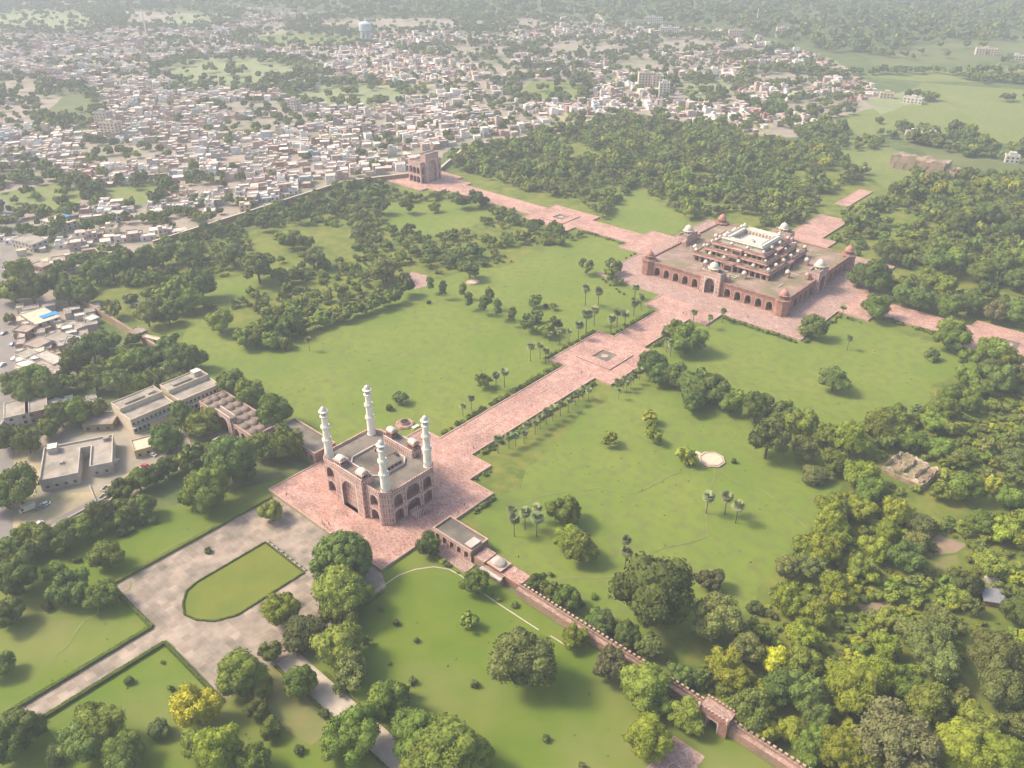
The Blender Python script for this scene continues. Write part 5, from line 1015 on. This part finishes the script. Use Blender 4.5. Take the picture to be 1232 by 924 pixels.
# ================================================================== VEHICLES
def car_proto(paint, label, L=4.2, W_=1.75, H_=1.5, van=False):
    t = thing('parked_car' if not van else 'delivery_van', label, 'car' if not van else 'van'); a = L/2; w_ = W_/2
    prof = [(-a, .35), (-a, .85), (-a*.9, .95), (-a*.62, 1.0), (-a*.3, H_-.04), (a*.45, H_), (a*.8, 1.0), (a, .9), (a, .35)] if not van else [(-a, .4), (-a, 1.1), (-a*.88, 1.3), (-a*.7, H_), (a, H_), (a, .4)]
    mb = MB(); ins = lambda z: w_*(1 if z < 1. else .86 if not van else .96); n = len(prof)
    for s in (-1, 1): mb.face([(x, s*ins(z), z) for x, z in (prof if s < 0 else prof[::-1])], paint)
    for i in range(n):
        (x0, z0), (x1, z1) = prof[i], prof[(i+1) % n]; mb.face([(x0, -ins(z0), z0), (x0, ins(z0), z0), (x1, ins(z1), z1), (x1, -ins(z1), z1)], paint)
    mb.build('body', t)
    for (x0, z0, x1, z1, nm) in ([(-a*.59, 1.03, -a*.33, H_-.09, 'windscreen'), (a*.75, 1.05, a*.5, H_-.05, 'rear_window')] if not van else [(-a*.87, 1.35, -a*.72, H_-.2, 'windscreen')]):
        g = MB(); nx_ = -.03 if x0 < 0 else .03; g.face([(x0+nx_, -w_*.78, z0+.02), (x0+nx_, w_*.78, z0+.02), (x1+nx_, w_*.74, z1+.02), (x1+nx_, -w_*.74, z1+.02)], GLASS); g.build(nm, t)
    for s in (-1, 1):
        g = MB(); y_ = s*(w_*.9+.05); g.face([(-a*.5, y_, 1.02), (a*.7, y_, 1.02), (a*.44, y_*.96, H_-.12), (-a*.28, y_*.96, H_-.12)] if not van else [(-a*.8, s*(w_+.02), 1.3), (-a*.5, s*(w_+.02), 1.3), (-a*.5, s*(w_+.02), H_-.3), (-a*.68, s*(w_+.02), H_-.3)], GLASS); g.build('side_window', t)
        for x in (-a*.62, a*.62):
            wv = MB(); N = 10
            ring_ = [(x+.33*math.cos(2*math.pi*k/N), .33+.33*math.sin(2*math.pi*k/N)) for k in range(N)]
            for y_ in (s*w_*1.01, s*(w_-.2)): wv.face([(p, y_, q) for p, q in (ring_ if (y_*s > w_) == (s < 0) else ring_[::-1])], RUB)
            for k in range(N): (p, q), (p2, q2) = ring_[k], ring_[(k+1) % N]; wv.face([(p, s*w_*1.01, q), (p2, s*w_*1.01, q2), (p2, s*(w_-.2), q2), (p, s*(w_-.2), q)], RUB)
            wv.build('wheel', t)
    remember(t); return t
CARS = {}
def vehicle(kind, px, py, a, label, group=None):
    if kind not in CARS: CARS[kind] = o = {'w': lambda: car_proto(CARW, ''), 'r': lambda: car_proto(CARR, ''), 'g': lambda: car_proto(CARG, ''), 'b': lambda: car_proto(CARB, ''), 'v': lambda: car_proto(CARY, '', 6.5, 2.3, 2.9, True), 'B': lambda: car_proto(CARW, '', 9.5, 2.5, 3.1, True)}[kind]()
    else: o = copy_tree(CARS[kind])
    x, y = G(px, py); o.location = (x, y, .11); o.rotation_euler = (0, 0, a); tag(o, label, None, group)
vehicle('w', 184, 548, .2, 'white car parked beside the ochre building', 'parked vehicles'); vehicle('w', 170, 567, .2, 'white car parked on the dirt by the hedge of trees', 'parked vehicles'); vehicle('w', 139, 557, -1., 'white car parked between the courtyard house and the ochre building', 'parked vehicles')
vehicle('w', 55, 608, 1.2, 'white car on the dirt yard, right of a matching grey one', 'parked vehicles'); vehicle('g', 48, 612, 1.2, 'grey car on the dirt yard between a van and a white car', 'parked vehicles'); vehicle('v', 34, 614, 1.45, 'tall cream van parked at the lane by the yard', 'parked vehicles'); vehicle('w', 47, 632, 1.9, 'white car half hidden by the hedge trees', 'parked vehicles')
vehicle('g', 200, 545, .3, 'grey car parked in shade under trees by the ochre building', 'parked vehicles'); vehicle('r', 175, 562, .4, 'red car just behind the white car by the hedge', 'parked vehicles')
for i, (k, px, py, lab) in enumerate((('g', 5, 402, 'grey car in the middle of the road'), ('r', 17, 385, 'red car at the road edge by the trees'), ('b', 16, 415, 'blue car on the road by the shops'), ('B', 10, 350, 'white bus on the road beside the dark trees'), ('w', 20, 403, 'white car by the roadside hall'), ('g', 4, 510, 'grey car low on the road near the corner'), ('v', 12, 470, 'cream van on the road beside the roadside trees'), ('w', 3, 440, 'white car on the near lane of the road'), ('w', 18, 432, 'white car beside the road kiosk'), ('b', 8, 325, 'blue car at the road bend'))):
    vehicle(k, px, py, 2. if k != 'B' else 1.9, lab, 'vehicles on the road')
# ================================================================== TOWN
TOWN = [(-80, 300), (0, 290), (30, 300), (110, 300), (185, 290), (408, 219), (485, 205), (530, 178), (700, 148), (770, 133), (900, 160), (960, 158), (1060, 112), (980, 68), (870, 38), (640, 20), (440, 22), (300, 10), (-100, 2)]
HOLES = [(280, 88, 100, 20), (420, 115, 75, 15), (45, 240, 75, 26), (165, 235, 45, 14), (80, 130, 45, 25), (30, 110, 40, 16), (660, 108, 55, 16), (700, 60, 70, 12), (560, 62, 70, 9), (480, 30, 130, 12), (850, 105, 45, 10), (940, 95, 50, 10), (200, 22, 90, 14), (60, 25, 90, 16), (360, 48, 90, 12), (60, 275, 60, 14), (820, 55, 60, 10), (980, 130, 50, 12), (610, 30, 60, 10), (770, 80, 40, 10), (25, 215, 45, 10), (240, 232, 22, 6), (120, 180, 22, 8)]
def vnoise(x, y, s, seed=0):
    return (math.sin(x/s+seed)+math.sin(y/s*1.3+seed*2.1)+math.sin((x+y)/s*.7+1.7*seed)+math.sin((x-y)/s*1.9+seed))/4
paints = [((.7, .63, .56), 6), ((.6, .5, .43), 5), ((.45, .33, .27), 4), ((.36, .23, .18), 4), ((.78, .75, .7), 5), ((.33, .3, .27), 3), ((.58, .48, .32), 2), ((.45, .35, .3), 3), ((.36, .46, .5), .5), ((.4, .52, .45), .4), ((.55, .3, .27), .8)]
PW = [p[1] for p in paints]
cand = []
gx, gy = 9.2, 10.2; th = rad(-32); ct, st = math.cos(th), math.sin(th)
for i in range(-260, 120):
    for j in range(-150, 290):
        if i % 6 == 0 and random.random() < .3: continue
        if j % 8 == 0 and random.random() < .5: continue
        u, v_ = i*gx, j*gy; wv = 26*vnoise(u, v_, 120, 1)+9*vnoise(u, v_, 37, 8); u += random.uniform(-1.3, 1.3)+i//6*3.+12*vnoise(v_, u, 60, 2); v_ += random.uniform(-1.5, 1.5)+10*vnoise(v_, u, 45, 9)+(i//6 % 2)*4; x, y = u*ct-v_*st-500+wv, u*st+v_*ct+200-wv; cand.append((x, y))
cand = np.array(cand); pp = PX(np.c_[cand, np.zeros(len(cand))]); front = ((np.c_[cand, np.zeros(len(cand))]-CAM)@_f) > 10
ok = inpoly(pp, TOWN) & front & (pp[:, 0] > -45) & (pp[:, 0] < 1275) & (cand[:, 0] < 1e5)
for hx_, hy_, rx, ry in HOLES: ok &= ((pp[:, 0]-hx_)/rx)**2+((pp[:, 1]-hy_)/ry)**2 > 1
cand = cand[ok]; pp = pp[ok]
far_f = np.clip((120-pp[:, 1])/120, 0, 1); right = np.clip((pp[:, 0]-420)/500, 0, 1)
nz = np.array([vnoise(a, b, 45, 3)+.6*vnoise(a, b, 21, 5) for a, b in cand])
keepp = .9-.36*far_f-.36*right-np.clip(nz-.1, 0, 1)*1.8; sel = rng.random(len(cand)) < keepp
town = cand[sel]; tp = pp[sel]; gaps = cand[~sel]; print('houses', len(town))
dd = np.hypot(town[:, 0]-CAM[0], town[:, 1]-CAM[1]); order = np.argsort(dd); town = town[order]; tp = tp[order]; NIND = 290
def house_quads(x, y, ry, L, W_, h, style):
    """returns list of quads for a flat-roofed house with parapet and roof room"""
    c, s = math.cos(ry), math.sin(ry); T = lambda a, b, z: (x+a*c-b*s, y+a*s+b*c, z); Q = []
    def bx(a0, a1, b0, b1, z0, z1):
        for (p, q) in (((a0, b0), (a1, b0)), ((a1, b0), (a1, b1)), ((a1, b1), (a0, b1)), ((a0, b1), (a0, b0))): Q.append([T(*p, z0), T(*q, z0), T(*q, z1), T(*p, z1)])
        Q.append([T(a0, b0, z1), T(a1, b0, z1), T(a1, b1, z1), T(a0, b1, z1)])
    a, b = L/2, W_/2; bx(-a, a, -b, b, 0, h)
    if style > 0: t = .3; bx(-a, a, -b-.01, -b+t, h, h+.8); bx(-a, a, b-t, b+.01, h, h+.8); bx(-a-.01, -a+t, -b+t, b-t, h, h+.79); bx(a-t, a+.01, -b+t, b-t, h, h+.79)
    if style > 1: k = .45; bx(-a+.4, -a+.4+L*k, -b+.4, -b+.4+W_*.4, h+.01, h+2.6)
    return Q
allq = []; allc = []; IND = []
WATT = attrmat('painted_plaster')
CN = ['off-white', 'beige', 'brown', 'brick-red', 'white', 'grey', 'ochre', 'dusty pink', 'pale blue', 'pale green', 'rose']
mark_pts = [('the distant red gateway', (508, 215)), ('the tan town wall corner', (185, 296)), ('the long cream-roofed hall', (70, 265)), ('the tower block', (785, 103)), ('the far edge of the dense wood', (700, 150))]
mk = [(n_, G(*p)) for n_, p in mark_pts]; HC = {}
for n_, (x, y) in enumerate(town):
    ry = th+random.choice((0, math.pi/2))+random.uniform(-.12, .12)+.3*vnoise(x, y, 150, 2); L, W_ = random.uniform(6.5, 11), random.uniform(6, 9.2); st_ = random.choices((1, 2, 3), (7, 2.8, .3))[0]; h = 2.9*st_+random.uniform(-.3, .5); ci = random.choices(range(len(paints)), PW)[0]; sty = random.choices((0, 1, 2), (2, 3, 3))[0]
    if n_ < NIND: IND.append((x, y, ry, L, W_, h, sty, ci, st_)); continue
    q = house_quads(x, y, ry, L, W_, h, sty); rc = random.uniform(.75, 1.15); c = paints[ci][0]
    roofc = tuple(np.array((.62, .52, .44))*random.uniform(.55, 1.35))
    for k, f in enumerate(q): allq.append(f); allc.append(roofc if k == 4 else tuple(v*rc for v in c))
def paint_mesh(name, Q, C_):
    V = np.array(Q, float).reshape(-1, 3); me = quads_mesh(name, V, WATT); a = me.attributes.new('paint', 'FLOAT_COLOR', 'POINT'); cc = np.repeat(np.c_[np.array(C_), np.ones(len(C_))], 4, axis=0); a.data.foreach_set('color', cc.astype(np.float32).ravel()); return me
o = bpy.data.objects.new('distant_houses', paint_mesh('distant_houses', allq, allc)); S.collection.objects.link(o); tag(o, 'crowded flat-roofed houses of the town fading into haze', kind='stuff')
by = {}
for e in IND:
    i = min(range(len(mk)), key=lambda k: math.dist(mk[k][1], e[:2])); by.setdefault((CN[e[7]], e[8], i), []).append(e)
for (cn, st_, i), es in by.items():
    es.sort(key=lambda e: math.dist(mk[i][1], e[:2]))
    for k, (x, y, ry, L, W_, h, sty, ci, _) in enumerate(es):
        lab = f'{cn} {["", "single-storey", "two-storey", "three-storey"][st_]} town house'+(f' nearest {mk[i][0]}' if k == 0 else f', {ordw(k)} such from {mk[i][0]}')
        t = thing('town_house', lab, 'house', (x, y, 0), ry, 'houses of the town nearest the garden'); q = house_quads(0, 0, 0, L, W_, h, sty); c = paints[ci][0]; rc = random.uniform(.8, 1.15)
        o = bpy.data.objects.new('wall', paint_mesh('wall', q[:4], [tuple(v*rc for v in c)]*4)); S.collection.objects.link(o); o.parent = t
        rfc = tuple(np.array((.62, .52, .44))*random.uniform(.55, 1.35)); o = bpy.data.objects.new('roof', paint_mesh('roof', [q[4]], [rfc])); S.collection.objects.link(o); o.parent = t
        if sty > 0: o = bpy.data.objects.new('parapet', paint_mesh('parapet', q[5:25], [tuple(v*rc*1.05 for v in c)]*20)); S.collection.objects.link(o); o.parent = t
        if sty > 1: o = bpy.data.objects.new('roof_room', paint_mesh('roof_room', q[25:], [tuple(v*rc for v in c)]*5)); S.collection.objects.link(o); o.parent = t
        if math.dist((x, y), CAM[:2]) < 735:
            sp = []
            for f in range(st_): sp += [(-L/4, -W_/2-.02, 1+3.1*f, 0), (L/4, -W_/2-.02, 1+3.1*f, 0), (L/2+.02, 0, 1+3.1*f, math.pi/2)]
            add_windows(t, sp, 1.2, 1.4, PLAS)
# landmark buildings in the town
def tower_block(px, py, w_, d_, fl, a, wall, label):
    x, y = G(px, py); h = fl*3.1; t = thing('apartment_block', label, 'apartment block', (x, y, 0), a); mb = MB(); mb.box(-w_/2, w_/2, -d_/2, d_/2, 0, h, wall, SLAB); mb.build('wall', t); mb = MB(); mb.ring(rect(-w_/2, w_/2, -d_/2, d_/2), .4, h, h+1, wall, out=.1); mb.box(-3, 3, -2, 2, h, h+3.4, wall); mb.build('roof_parapet', t)
    sp = []
    n = int(w_/4)
    for f in range(fl):
        for k in range(n): sp.append((-w_/2+w_*(k+.5)/n, -d_/2-.002, f*3.1+1, 0))
        for k in range(max(1, int(d_/5))): sp.append((w_/2+.002, -d_/2+d_*(k+.5)/max(1, int(d_/5)), f*3.1+1, math.pi/2))
    add_windows(t, sp[:90], 1.7, 1.5, PLAS)
for a in [(776, 108, 20, 14, 7, .7, CREAM, 'cream many-windowed tower block above the far wood'), (790, 109, 14, 12, 6, .7, CREAM, 'shorter cream block touching the right side of the tower block'), (798, 118, 13, 10, 6, .7, MARB, 'white block in front of the cream tower block'), (805, 42, 34, 14, 4, .6, MARB, 'long white building near the horizon, right of centre'), (786, 29, 36, 12, 4, .6, MARB, 'wide white building farthest up at right of centre'), (885, 45, 26, 14, 4, .6, CREAM, 'yellowish block near the horizon on the right'),
          (940, 45, 20, 14, 5, .6, CREAM, 'cream block with roof room near the horizon, farther right'), (136, 165, 18, 12, 5, .5, CREAM, 'tall yellowish house rising in the middle of the left town'), (127, 152, 16, 12, 5, .5, PLAS, 'tall grey house behind the yellowish one in the left town'), (355, 133, 12, 10, 4, .4, PLAS, 'tall house at the edge of the pale field'), (1098, 166, 16, 9, 2, .4, MARB, 'white farmhouse block behind the ruined gateway'), (1120, 168, 12, 9, 2, .5, MARB, 'right-hand white farmhouse behind the ruined gateway'), (1216, 195, 12, 9, 2, .4, MARB, 'white house at the right picture edge in the fields'), (1185, 66, 30, 12, 3, .4, CREAM, 'long cream building in the far fields at the right'), (1222, 72, 20, 12, 2, .4, MARB, 'far white building beside the long cream one at the right'), (1098, 124, 22, 9, 2, .1, MARB, 'small white building alone in the green field'), (1066, 118, 16, 9, 2, .4, CREAM, 'cream hut at the upper corner of the green field')]: tower_block(*a)
x, y = G(441, 52); t = thing('water_tower', 'tall pale cylindrical water tower rising above the distant town', 'water tower', (x, y, 0))
WT = mat('blue_grey_concrete', (.45, .52, .53), (.38, .44, .46), .2); mb = MB()
for k in range(8): a = k*math.pi/4; mb.box(9*math.cos(a)-.7, 9*math.cos(a)+.7, 9*math.sin(a)-.7, 9*math.sin(a)+.7, 0, 20, WT)
mb.lathe(0, 0, [(2.2, 0), (2.2, 20)], WT, 10); mb.lathe(0, 0, [(10, 8), (10, 9), (8.4, 9)], WT, 16); mb.build('support_frame', t); mb = MB(); mb.lathe(0, 0, [(3, 18), (11, 21), (11, 31), (10.5, 32.5), (5, 35), (0, 35.5)], WT, 24); mb.build('tank', t)
# masts
for (px, py, h, lab) in ((176, 32, 42, 'thin white mast rising from the far town at the left'), (910, 22, 30, 'slim pole on the far skyline at the right')):
    x, y = G(px, py+8); mb = MB(); mb.lathe(0, 0, [(1.6, 0), (.8, h), (0, h)], MARB, 6); o = mb.build('mast'); o.location = (x, y, 0); tag(o, lab, 'mast')
# ================================================================== WOODS, SCRUB (mass)
def poisson(poly, spacing, keep=1., jitter=.45, seed=0):
    P = np.array([G(*p) for p in poly]); x0, y0 = P.min(0); x1, y1 = P.max(0); xs, ys = np.meshgrid(np.arange(x0, x1, spacing), np.arange(y0, y1, spacing)); pts = np.c_[xs.ravel(), ys.ravel()]; pts += rng.uniform(-jitter, jitter, pts.shape)*spacing
    q = PX(np.c_[pts, np.zeros(len(pts))]); fr = ((np.c_[pts, np.zeros(len(pts))]-CAM)@_f) > 5; m = inpoly(q, poly) & fr & (q[:, 0] > -40) & (q[:, 0] < 1272) & (rng.random(len(pts)) < keep); return pts[m]
def inside_px(pts, polys):
    q = PX(np.c_[pts, np.zeros(len(pts))]); m = np.zeros(len(pts), bool)
    for p in polys: m |= inpoly(q, p)
    return m
def on_built(pts, margin=2.):
    x, y = pts[:, 0], pts[:, 1]; ax, ay = np.abs(x), np.abs(y)
    m = (ax < 73+margin) & (ay < 73+margin)
    for a, b in ((ax, y), (ay, x), (ax, -y), (ay, -x)):
        northarm = a is ax and b is y
        m |= (a < 12.5+margin) & (b > 0) & (b < (145 if northarm else 330)); m |= (a < 23+margin) & (b > 0) & (b < 94)
        if not northarm: m |= (a < 22+margin) & (b > 139) & (b < 190); m |= (a < 38+margin) & (b > 280) & (b < 360)
    m |= (x > -18) & (x < 0) & (y > 172) & (y < 235); m |= (np.abs(x-165) < 13) & (np.abs(y+160) < 12); m |= (np.abs(x) < 32) & (np.abs(y-326) < 14)
    m |= (np.abs(x-165) < 10+margin) & (y < -326) & (y > -450); m |= (x > 60) & (y < -329) & (y > -336.5); m |= (x > 60) & (x < 86) & (y < -322) & (y > -337)
    return m
TX = np.array([(t[0], t[1], t[2]) for t in TREES])
def clear_of_trees(pts, f=.7):
    out = np.ones(len(pts), bool)
    for i in range(0, len(pts), 500):
        d = np.hypot(pts[i:i+500, None, 0]-TX[None, :, 0], pts[i:i+500, None, 1]-TX[None, :, 1]); out[i:i+500] = (d > TX[None, :, 2]*f).all(1)
    return out
BAG = {}
def add_mass(name, pts, Rr, kinds, lod_by=True, zs=(.85, 1.15)):
    for (x, y), R_ in zip(pts, Rr):
        d = math.dist((x, y, 0), CAM); lod = 2 if R_*ppm(x, y) > 2.4 and d < 1250 else 3; k = random.choices([a for a, _ in kinds], [b for _, b in kinds])[0]; V = proto(SHP[k], lod, random.randrange(4)); a = random.uniform(0, 6.28); c, s = math.cos(a), math.sin(a)
        W_ = V @ np.array([[c, s, 0], [-s, c, 0], [0, 0, 1.]])*np.array([R_, R_, R_*random.uniform(*zs)])+np.array([x, y, 0]); BAG.setdefault((name, MAT_OF[k]), []).append((W_, random.random()))
NWW = [(532, 182), (640, 164), (700, 150), (760, 138), (880, 155), (985, 175), (1045, 212), (1040, 228), (1000, 240), (985, 255), (940, 285), (870, 268), (820, 268), (790, 275), (730, 268), (690, 240), (640, 232), (590, 218), (545, 205)]
NEW = [(1075, 212), (1150, 205), (1290, 225), (1290, 385), (1160, 385), (1075, 355), (1040, 330), (1028, 300), (995, 288), (1010, 262), (1055, 240)]
SWW = [(95, 335), (190, 300), (300, 260), (415, 228), (490, 235), (600, 240), (700, 285), (640, 312), (560, 325), (545, 348), (495, 345), (330, 425), (300, 412), (240, 378), (150, 352)]
SEW = [(1290, 425), (1190, 425), (1105, 500), (1060, 535), (985, 630), (935, 705), (880, 780), (850, 830), (880, 870), (950, 930), (1290, 930)]
OPEN = [[(725, 262), (765, 225), (825, 262), (812, 282), (765, 282)], [(450, 248), (560, 242), (598, 262), (520, 290), (470, 278)], [(225, 345), (330, 318), (372, 328), (330, 350), (250, 365)], [(985, 240), (1070, 200), (1090, 215), (1060, 240), (1010, 262), (990, 258)], [(1065, 320), (1110, 330), (1190, 345), (1232, 350), (1232, 362), (1150, 358), (1080, 345)], [(490, 320), (522, 325), (520, 350), (490, 352)], [(300, 290), (420, 270), (430, 300), (330, 312)]]
p = poisson(NWW, 6.6, .93); nz = np.array([vnoise(a, b, 17, 2)+.5*vnoise(a, b, 7, 5) for a, b in p]); p = p[(nz > -.42) & ~inside_px(p, OPEN) & ~on_built(p, 4) & clear_of_trees(p)]; add_mass('wood', p, rng.uniform(2., 5.4, len(p))*rng.choice([.6, 1, 1.4], len(p)), [('d', 3), ('m', 5), ('o', 3), ('g', 3), ('y', 1)])
p = poisson(NEW, 6.4, .9); nz = np.array([vnoise(a, b, 17, 2)+.5*vnoise(a, b, 7, 5) for a, b in p]); p = p[(nz > -.45) & ~inside_px(p, OPEN) & ~on_built(p, 5) & clear_of_trees(p)]; add_mass('wood', p, rng.uniform(2., 5., len(p))*rng.choice([.6, 1, 1.4], len(p)), [('d', 3), ('m', 5), ('o', 3), ('g', 4), ('y', 1)])
p = poisson(SWW, 6., .85); nz = np.array([vnoise(a, b, 22, 4)+.4*vnoise(a, b, 8, 2) for a, b in p]); p = p[(nz > -.22) & ~inside_px(p, OPEN) & ~on_built(p, 4) & clear_of_trees(p)]; add_mass('wood', p, rng.uniform(1., 3.6, len(p))*rng.choice([.6, 1, 1.3], len(p)), [('d', 3), ('m', 4), ('o', 3), ('g', 4)])
p = poisson(SEW, 3.3, .95); p = p[~on_built(p, 1) & clear_of_trees(p, .75)]; nz = np.array([vnoise(a, b, 16, 6) for a, b in p]); p = p[(nz > -.55) & ~inside_px(p, [[(1120, 650), (1128, 644), (1165, 655), (1160, 690), (1125, 690)], [(1033, 728), (1060, 720), (1080, 728), (1060, 741)], [(1175, 690), (1215, 700), (1215, 745), (1175, 745)], [(1150, 760), (1180, 770), (1200, 840), (1160, 850)]])]; add_mass('undergrowth', p, rng.uniform(.9, 2.7, len(p))*rng.choice([.7, 1, 1.35], len(p)), [('m', 5), ('g', 4), ('o', 2), ('y', 4)], zs=(.6, 1.))
for e in REST: add_mass('wood', [(e[1], e[2])], [e[3]], [(e[0], 1)])
for a_, b_2, n_ in (((12.8, -279), (12.8, -189), 110), ((-12.8, -279), (-12.8, -189), 110), ((23.5, -187), (23.5, -141), 50), ((-23.5, -187), (-23.5, -141), 50), ((12.8, -140), (12.8, -94), 50), ((-12.8, -140), (-12.8, -94), 50), ((24, -75.8), (74, -75.8), 60), ((75.5, -73), (75.5, -24), 55), ((94, -12.8), (140, -12.8), 50), ((39.5, -309), (39.5, -296), 16), ((142, -23.5), (186, -23.5), 40), ((-93, -12.8), (-138, -12.8), 40), ((90, -330), (160, -330), 50), ((45, -339), (84, -336), 12)):
    t_ = rng.random(n_); pp_ = np.stack([a_[0]+(b_2[0]-a_[0])*t_, a_[1]+(b_2[1]-a_[1])*t_], 1)+rng.normal(0, .7, (n_, 2)); sx_ = 1 if abs(b_2[0]-a_[0]) < 1 else 0
    pp_[:, 1-sx_] += 0; out_ = np.sign(a_[0] if sx_ else -1.); pp_[:, 0 if sx_ else 1] = np.where(np.sign(out_)*(pp_[:, 0 if sx_ else 1]-(a_[0] if sx_ else a_[1])) < 0, a_[0 if sx_ else 1], pp_[:, 0 if sx_ else 1])
    add_mass('border_undergrowth', pp_, rng.uniform(.6, 1.6, n_), [('m', 3), ('g', 4), ('y', 1), ('d', 2)], zs=(.6, .9))
# strip between the wood and the town, wall-side trees, garden edge
for poly, sp, kp, rr in [([(185, 300), (410, 226), (495, 218), (490, 232), (300, 275), (190, 318)], 8, .7, (2.8, 5.2)), ([(500, 226), (560, 232), (640, 260), (700, 285), (660, 292), (560, 245), (490, 240)], 8, .7, (2.6, 4.8)), ([(60, 470), (100, 400), (230, 430), (262, 470), (200, 490), (130, 470)], 8, .6, (2.5, 5)), ([(60, 325), (150, 300), (215, 330), (200, 350), (120, 345)], 8, .7, (3, 5.5)), ([(940, 150), (985, 160), (1060, 170), (1060, 182), (980, 180)], 9, .7, (3, 6))]:
    p = poisson(poly, sp, kp); p = p[~on_built(p, 3) & clear_of_trees(p, .8)]; add_mass('wood', p, rng.uniform(*rr, len(p)), [('d', 5), ('m', 3), ('o', 2)])
# trees in the town gaps and beyond
g_ = gaps[rng.random(len(gaps)) < .42]; add_mass('town_greenery', g_, rng.uniform(2.6, 6., len(g_)), [('d', 6), ('m', 2), ('o', 2)])
q = []
for hx_, hy_, rx, ry in HOLES:
    poly = [(hx_+rx*1.08*math.cos(a*math.pi/8), hy_+ry*1.15*math.sin(a*math.pi/8)) for a in range(16)]; pin = [(hx_+rx*.8*math.cos(a*math.pi/8), hy_+ry*.72*math.sin(a*math.pi/8)) for a in range(16)]
    p = poisson(poly, 12, .75); q.append(p[(~inside_px(p, [pin])) | (rng.random(len(p)) < .22)])
q = np.vstack(q); add_mass('town_greenery', q, rng.uniform(3.5, 7.5, len(q)), [('d', 7), ('m', 2), ('o', 1)])
# hedgerows in the fields and the far woods
def hedgerow(a, b, n, rr=(4, 8)):
    A, B = np.array(G(*a)), np.array(G(*b)); t = (np.arange(n)+rng.random(n))/n; p = A+(B-A)*t[:, None]+rng.normal(0, 6, (n, 2)); add_mass('distant_trees', p, rng.uniform(*rr, n), [('d', 6), ('m', 2)])
for a in (((1010, 90), (1232, 88), 46), ((1160, 96), (1290, 104), 60), ((965, 165), (1005, 158), 16), ((990, 160), (1000, 155), 14), ((1070, 165), (1180, 190), 26), ((1150, 160), (1180, 182), 22), ((1190, 190), (1232, 185), 10), ((1020, 60), (1080, 70), 20), ((1075, 60), (1100, 50), 14), ((1130, 45), (1232, 50), 26), ((1215, 125), (1225, 118), 4), ((1090, 118), (1120, 122), 6), ((940, 85), (1010, 95), 34), ((870, 75), (950, 60), 36), ((620, 80), (700, 84), 30), ((760, 100), (860, 98), 30), ((900, 130), (960, 150), 20), ((300, 112), (370, 108), 22), ((330, 98), (400, 92), 26), ((1060, 150), (1140, 175), 12)): hedgerow(*a)
p = poisson([(-40, 8), (300, 10), (440, 20), (640, 18), (870, 34), (1000, 66), (1290, 36), (1290, -25), (-40, -25)], 24, .78); add_mass('distant_trees', p, rng.uniform(6, 12, len(p)), [('d', 7), ('m', 2)])
p = poisson([(600, 20), (860, 32), (1010, 66), (1290, 95), (1290, 20), (900, -10)], 40, .3); add_mass('distant_trees', p, rng.uniform(5, 9, len(p)), [('d', 7), ('m', 2)])
TU = [[(250, 395), (330, 425), (500, 350), (700, 290), (790, 330), (660, 430), (530, 530), (380, 560), (300, 490)], [(600, 600), (700, 480), (820, 410), (1000, 400), (1150, 430), (1050, 520), (970, 620), (900, 700), (800, 760), (700, 730)], [(470, 700), (560, 700), (780, 850), (740, 924), (520, 860)], [(30, 700), (140, 640), (330, 570), (150, 690), (180, 755), (60, 840)], [(50, 870), (190, 785), (260, 830), (330, 924), (60, 924)]]
for pl in TU:
    p = poisson(pl, 5.5, .3); p = p[~on_built(p, 1) & clear_of_trees(p, .8)]; add_mass('grass_tufts', p, rng.uniform(.18, .5, len(p)), [('m', 3), ('g', 2), ('o', 1)], zs=(.3, .6))
STUFFL = {'border_undergrowth': 'low ragged greenery along the edges of the raised causeways', 'grass_tufts': 'small weeds and tufts dotted over the garden lawns', 'wood': 'dense green wood filling the outer garden quarters', 'undergrowth': 'tangled bushes and creepers between the trees on the right', 'town_greenery': 'trees growing among the crowded town houses', 'distant_trees': 'hazy distant trees and hedgerows beyond the town'}
names = {}
for (nm, mk_), L in BAG.items(): names.setdefault(nm, []).append((mk_, L))
for nm, parts in names.items():
    V = []; T_ = []; MI = []; ms = []
    for i, (mk_, L) in enumerate(parts):
        ms.append(LF[mk_])
        for W_, t in L: V.append(W_); T_.append(np.full(len(W_), t)); MI.append(np.full(len(W_)//4, i, np.int32))
    me = quads_mesh(nm, np.vstack(V), ms, np.concatenate(T_)); me.polygons.foreach_set('material_index', np.concatenate(MI)); o = bpy.data.objects.new(nm, me); S.collection.objects.link(o); tag(o, STUFFL[nm], kind='stuff'); print(nm, len(me.polygons))
# ================================================================== HAZE
mb = MB(); B_ = 6100.; mb.box(-B_, B_, -B_, B_, -1.2, 232., DARK, bottom=True); hz = mb.build('haze'); hz.data.materials.clear()
hm = bpy.data.materials.new('haze_air'); hm.use_nodes = True; n = hm.node_tree.nodes; n.clear(); om = n.new('ShaderNodeOutputMaterial'); pv = n.new('ShaderNodeVolumePrincipled')
pv.inputs['Color'].default_value = (.88, .94, 1., 1); pv.inputs['Density'].default_value = .00026; pv.inputs['Anisotropy'].default_value = .1
hm.node_tree.links.new(pv.outputs[0], om.inputs['Volume']); hz.data.materials.append(hm); tag(hz, kind='stuff')

for o in bpy.data.objects:
    l = o.get('label')
    if l and len(l.split()) > 16: print('LONG', l)
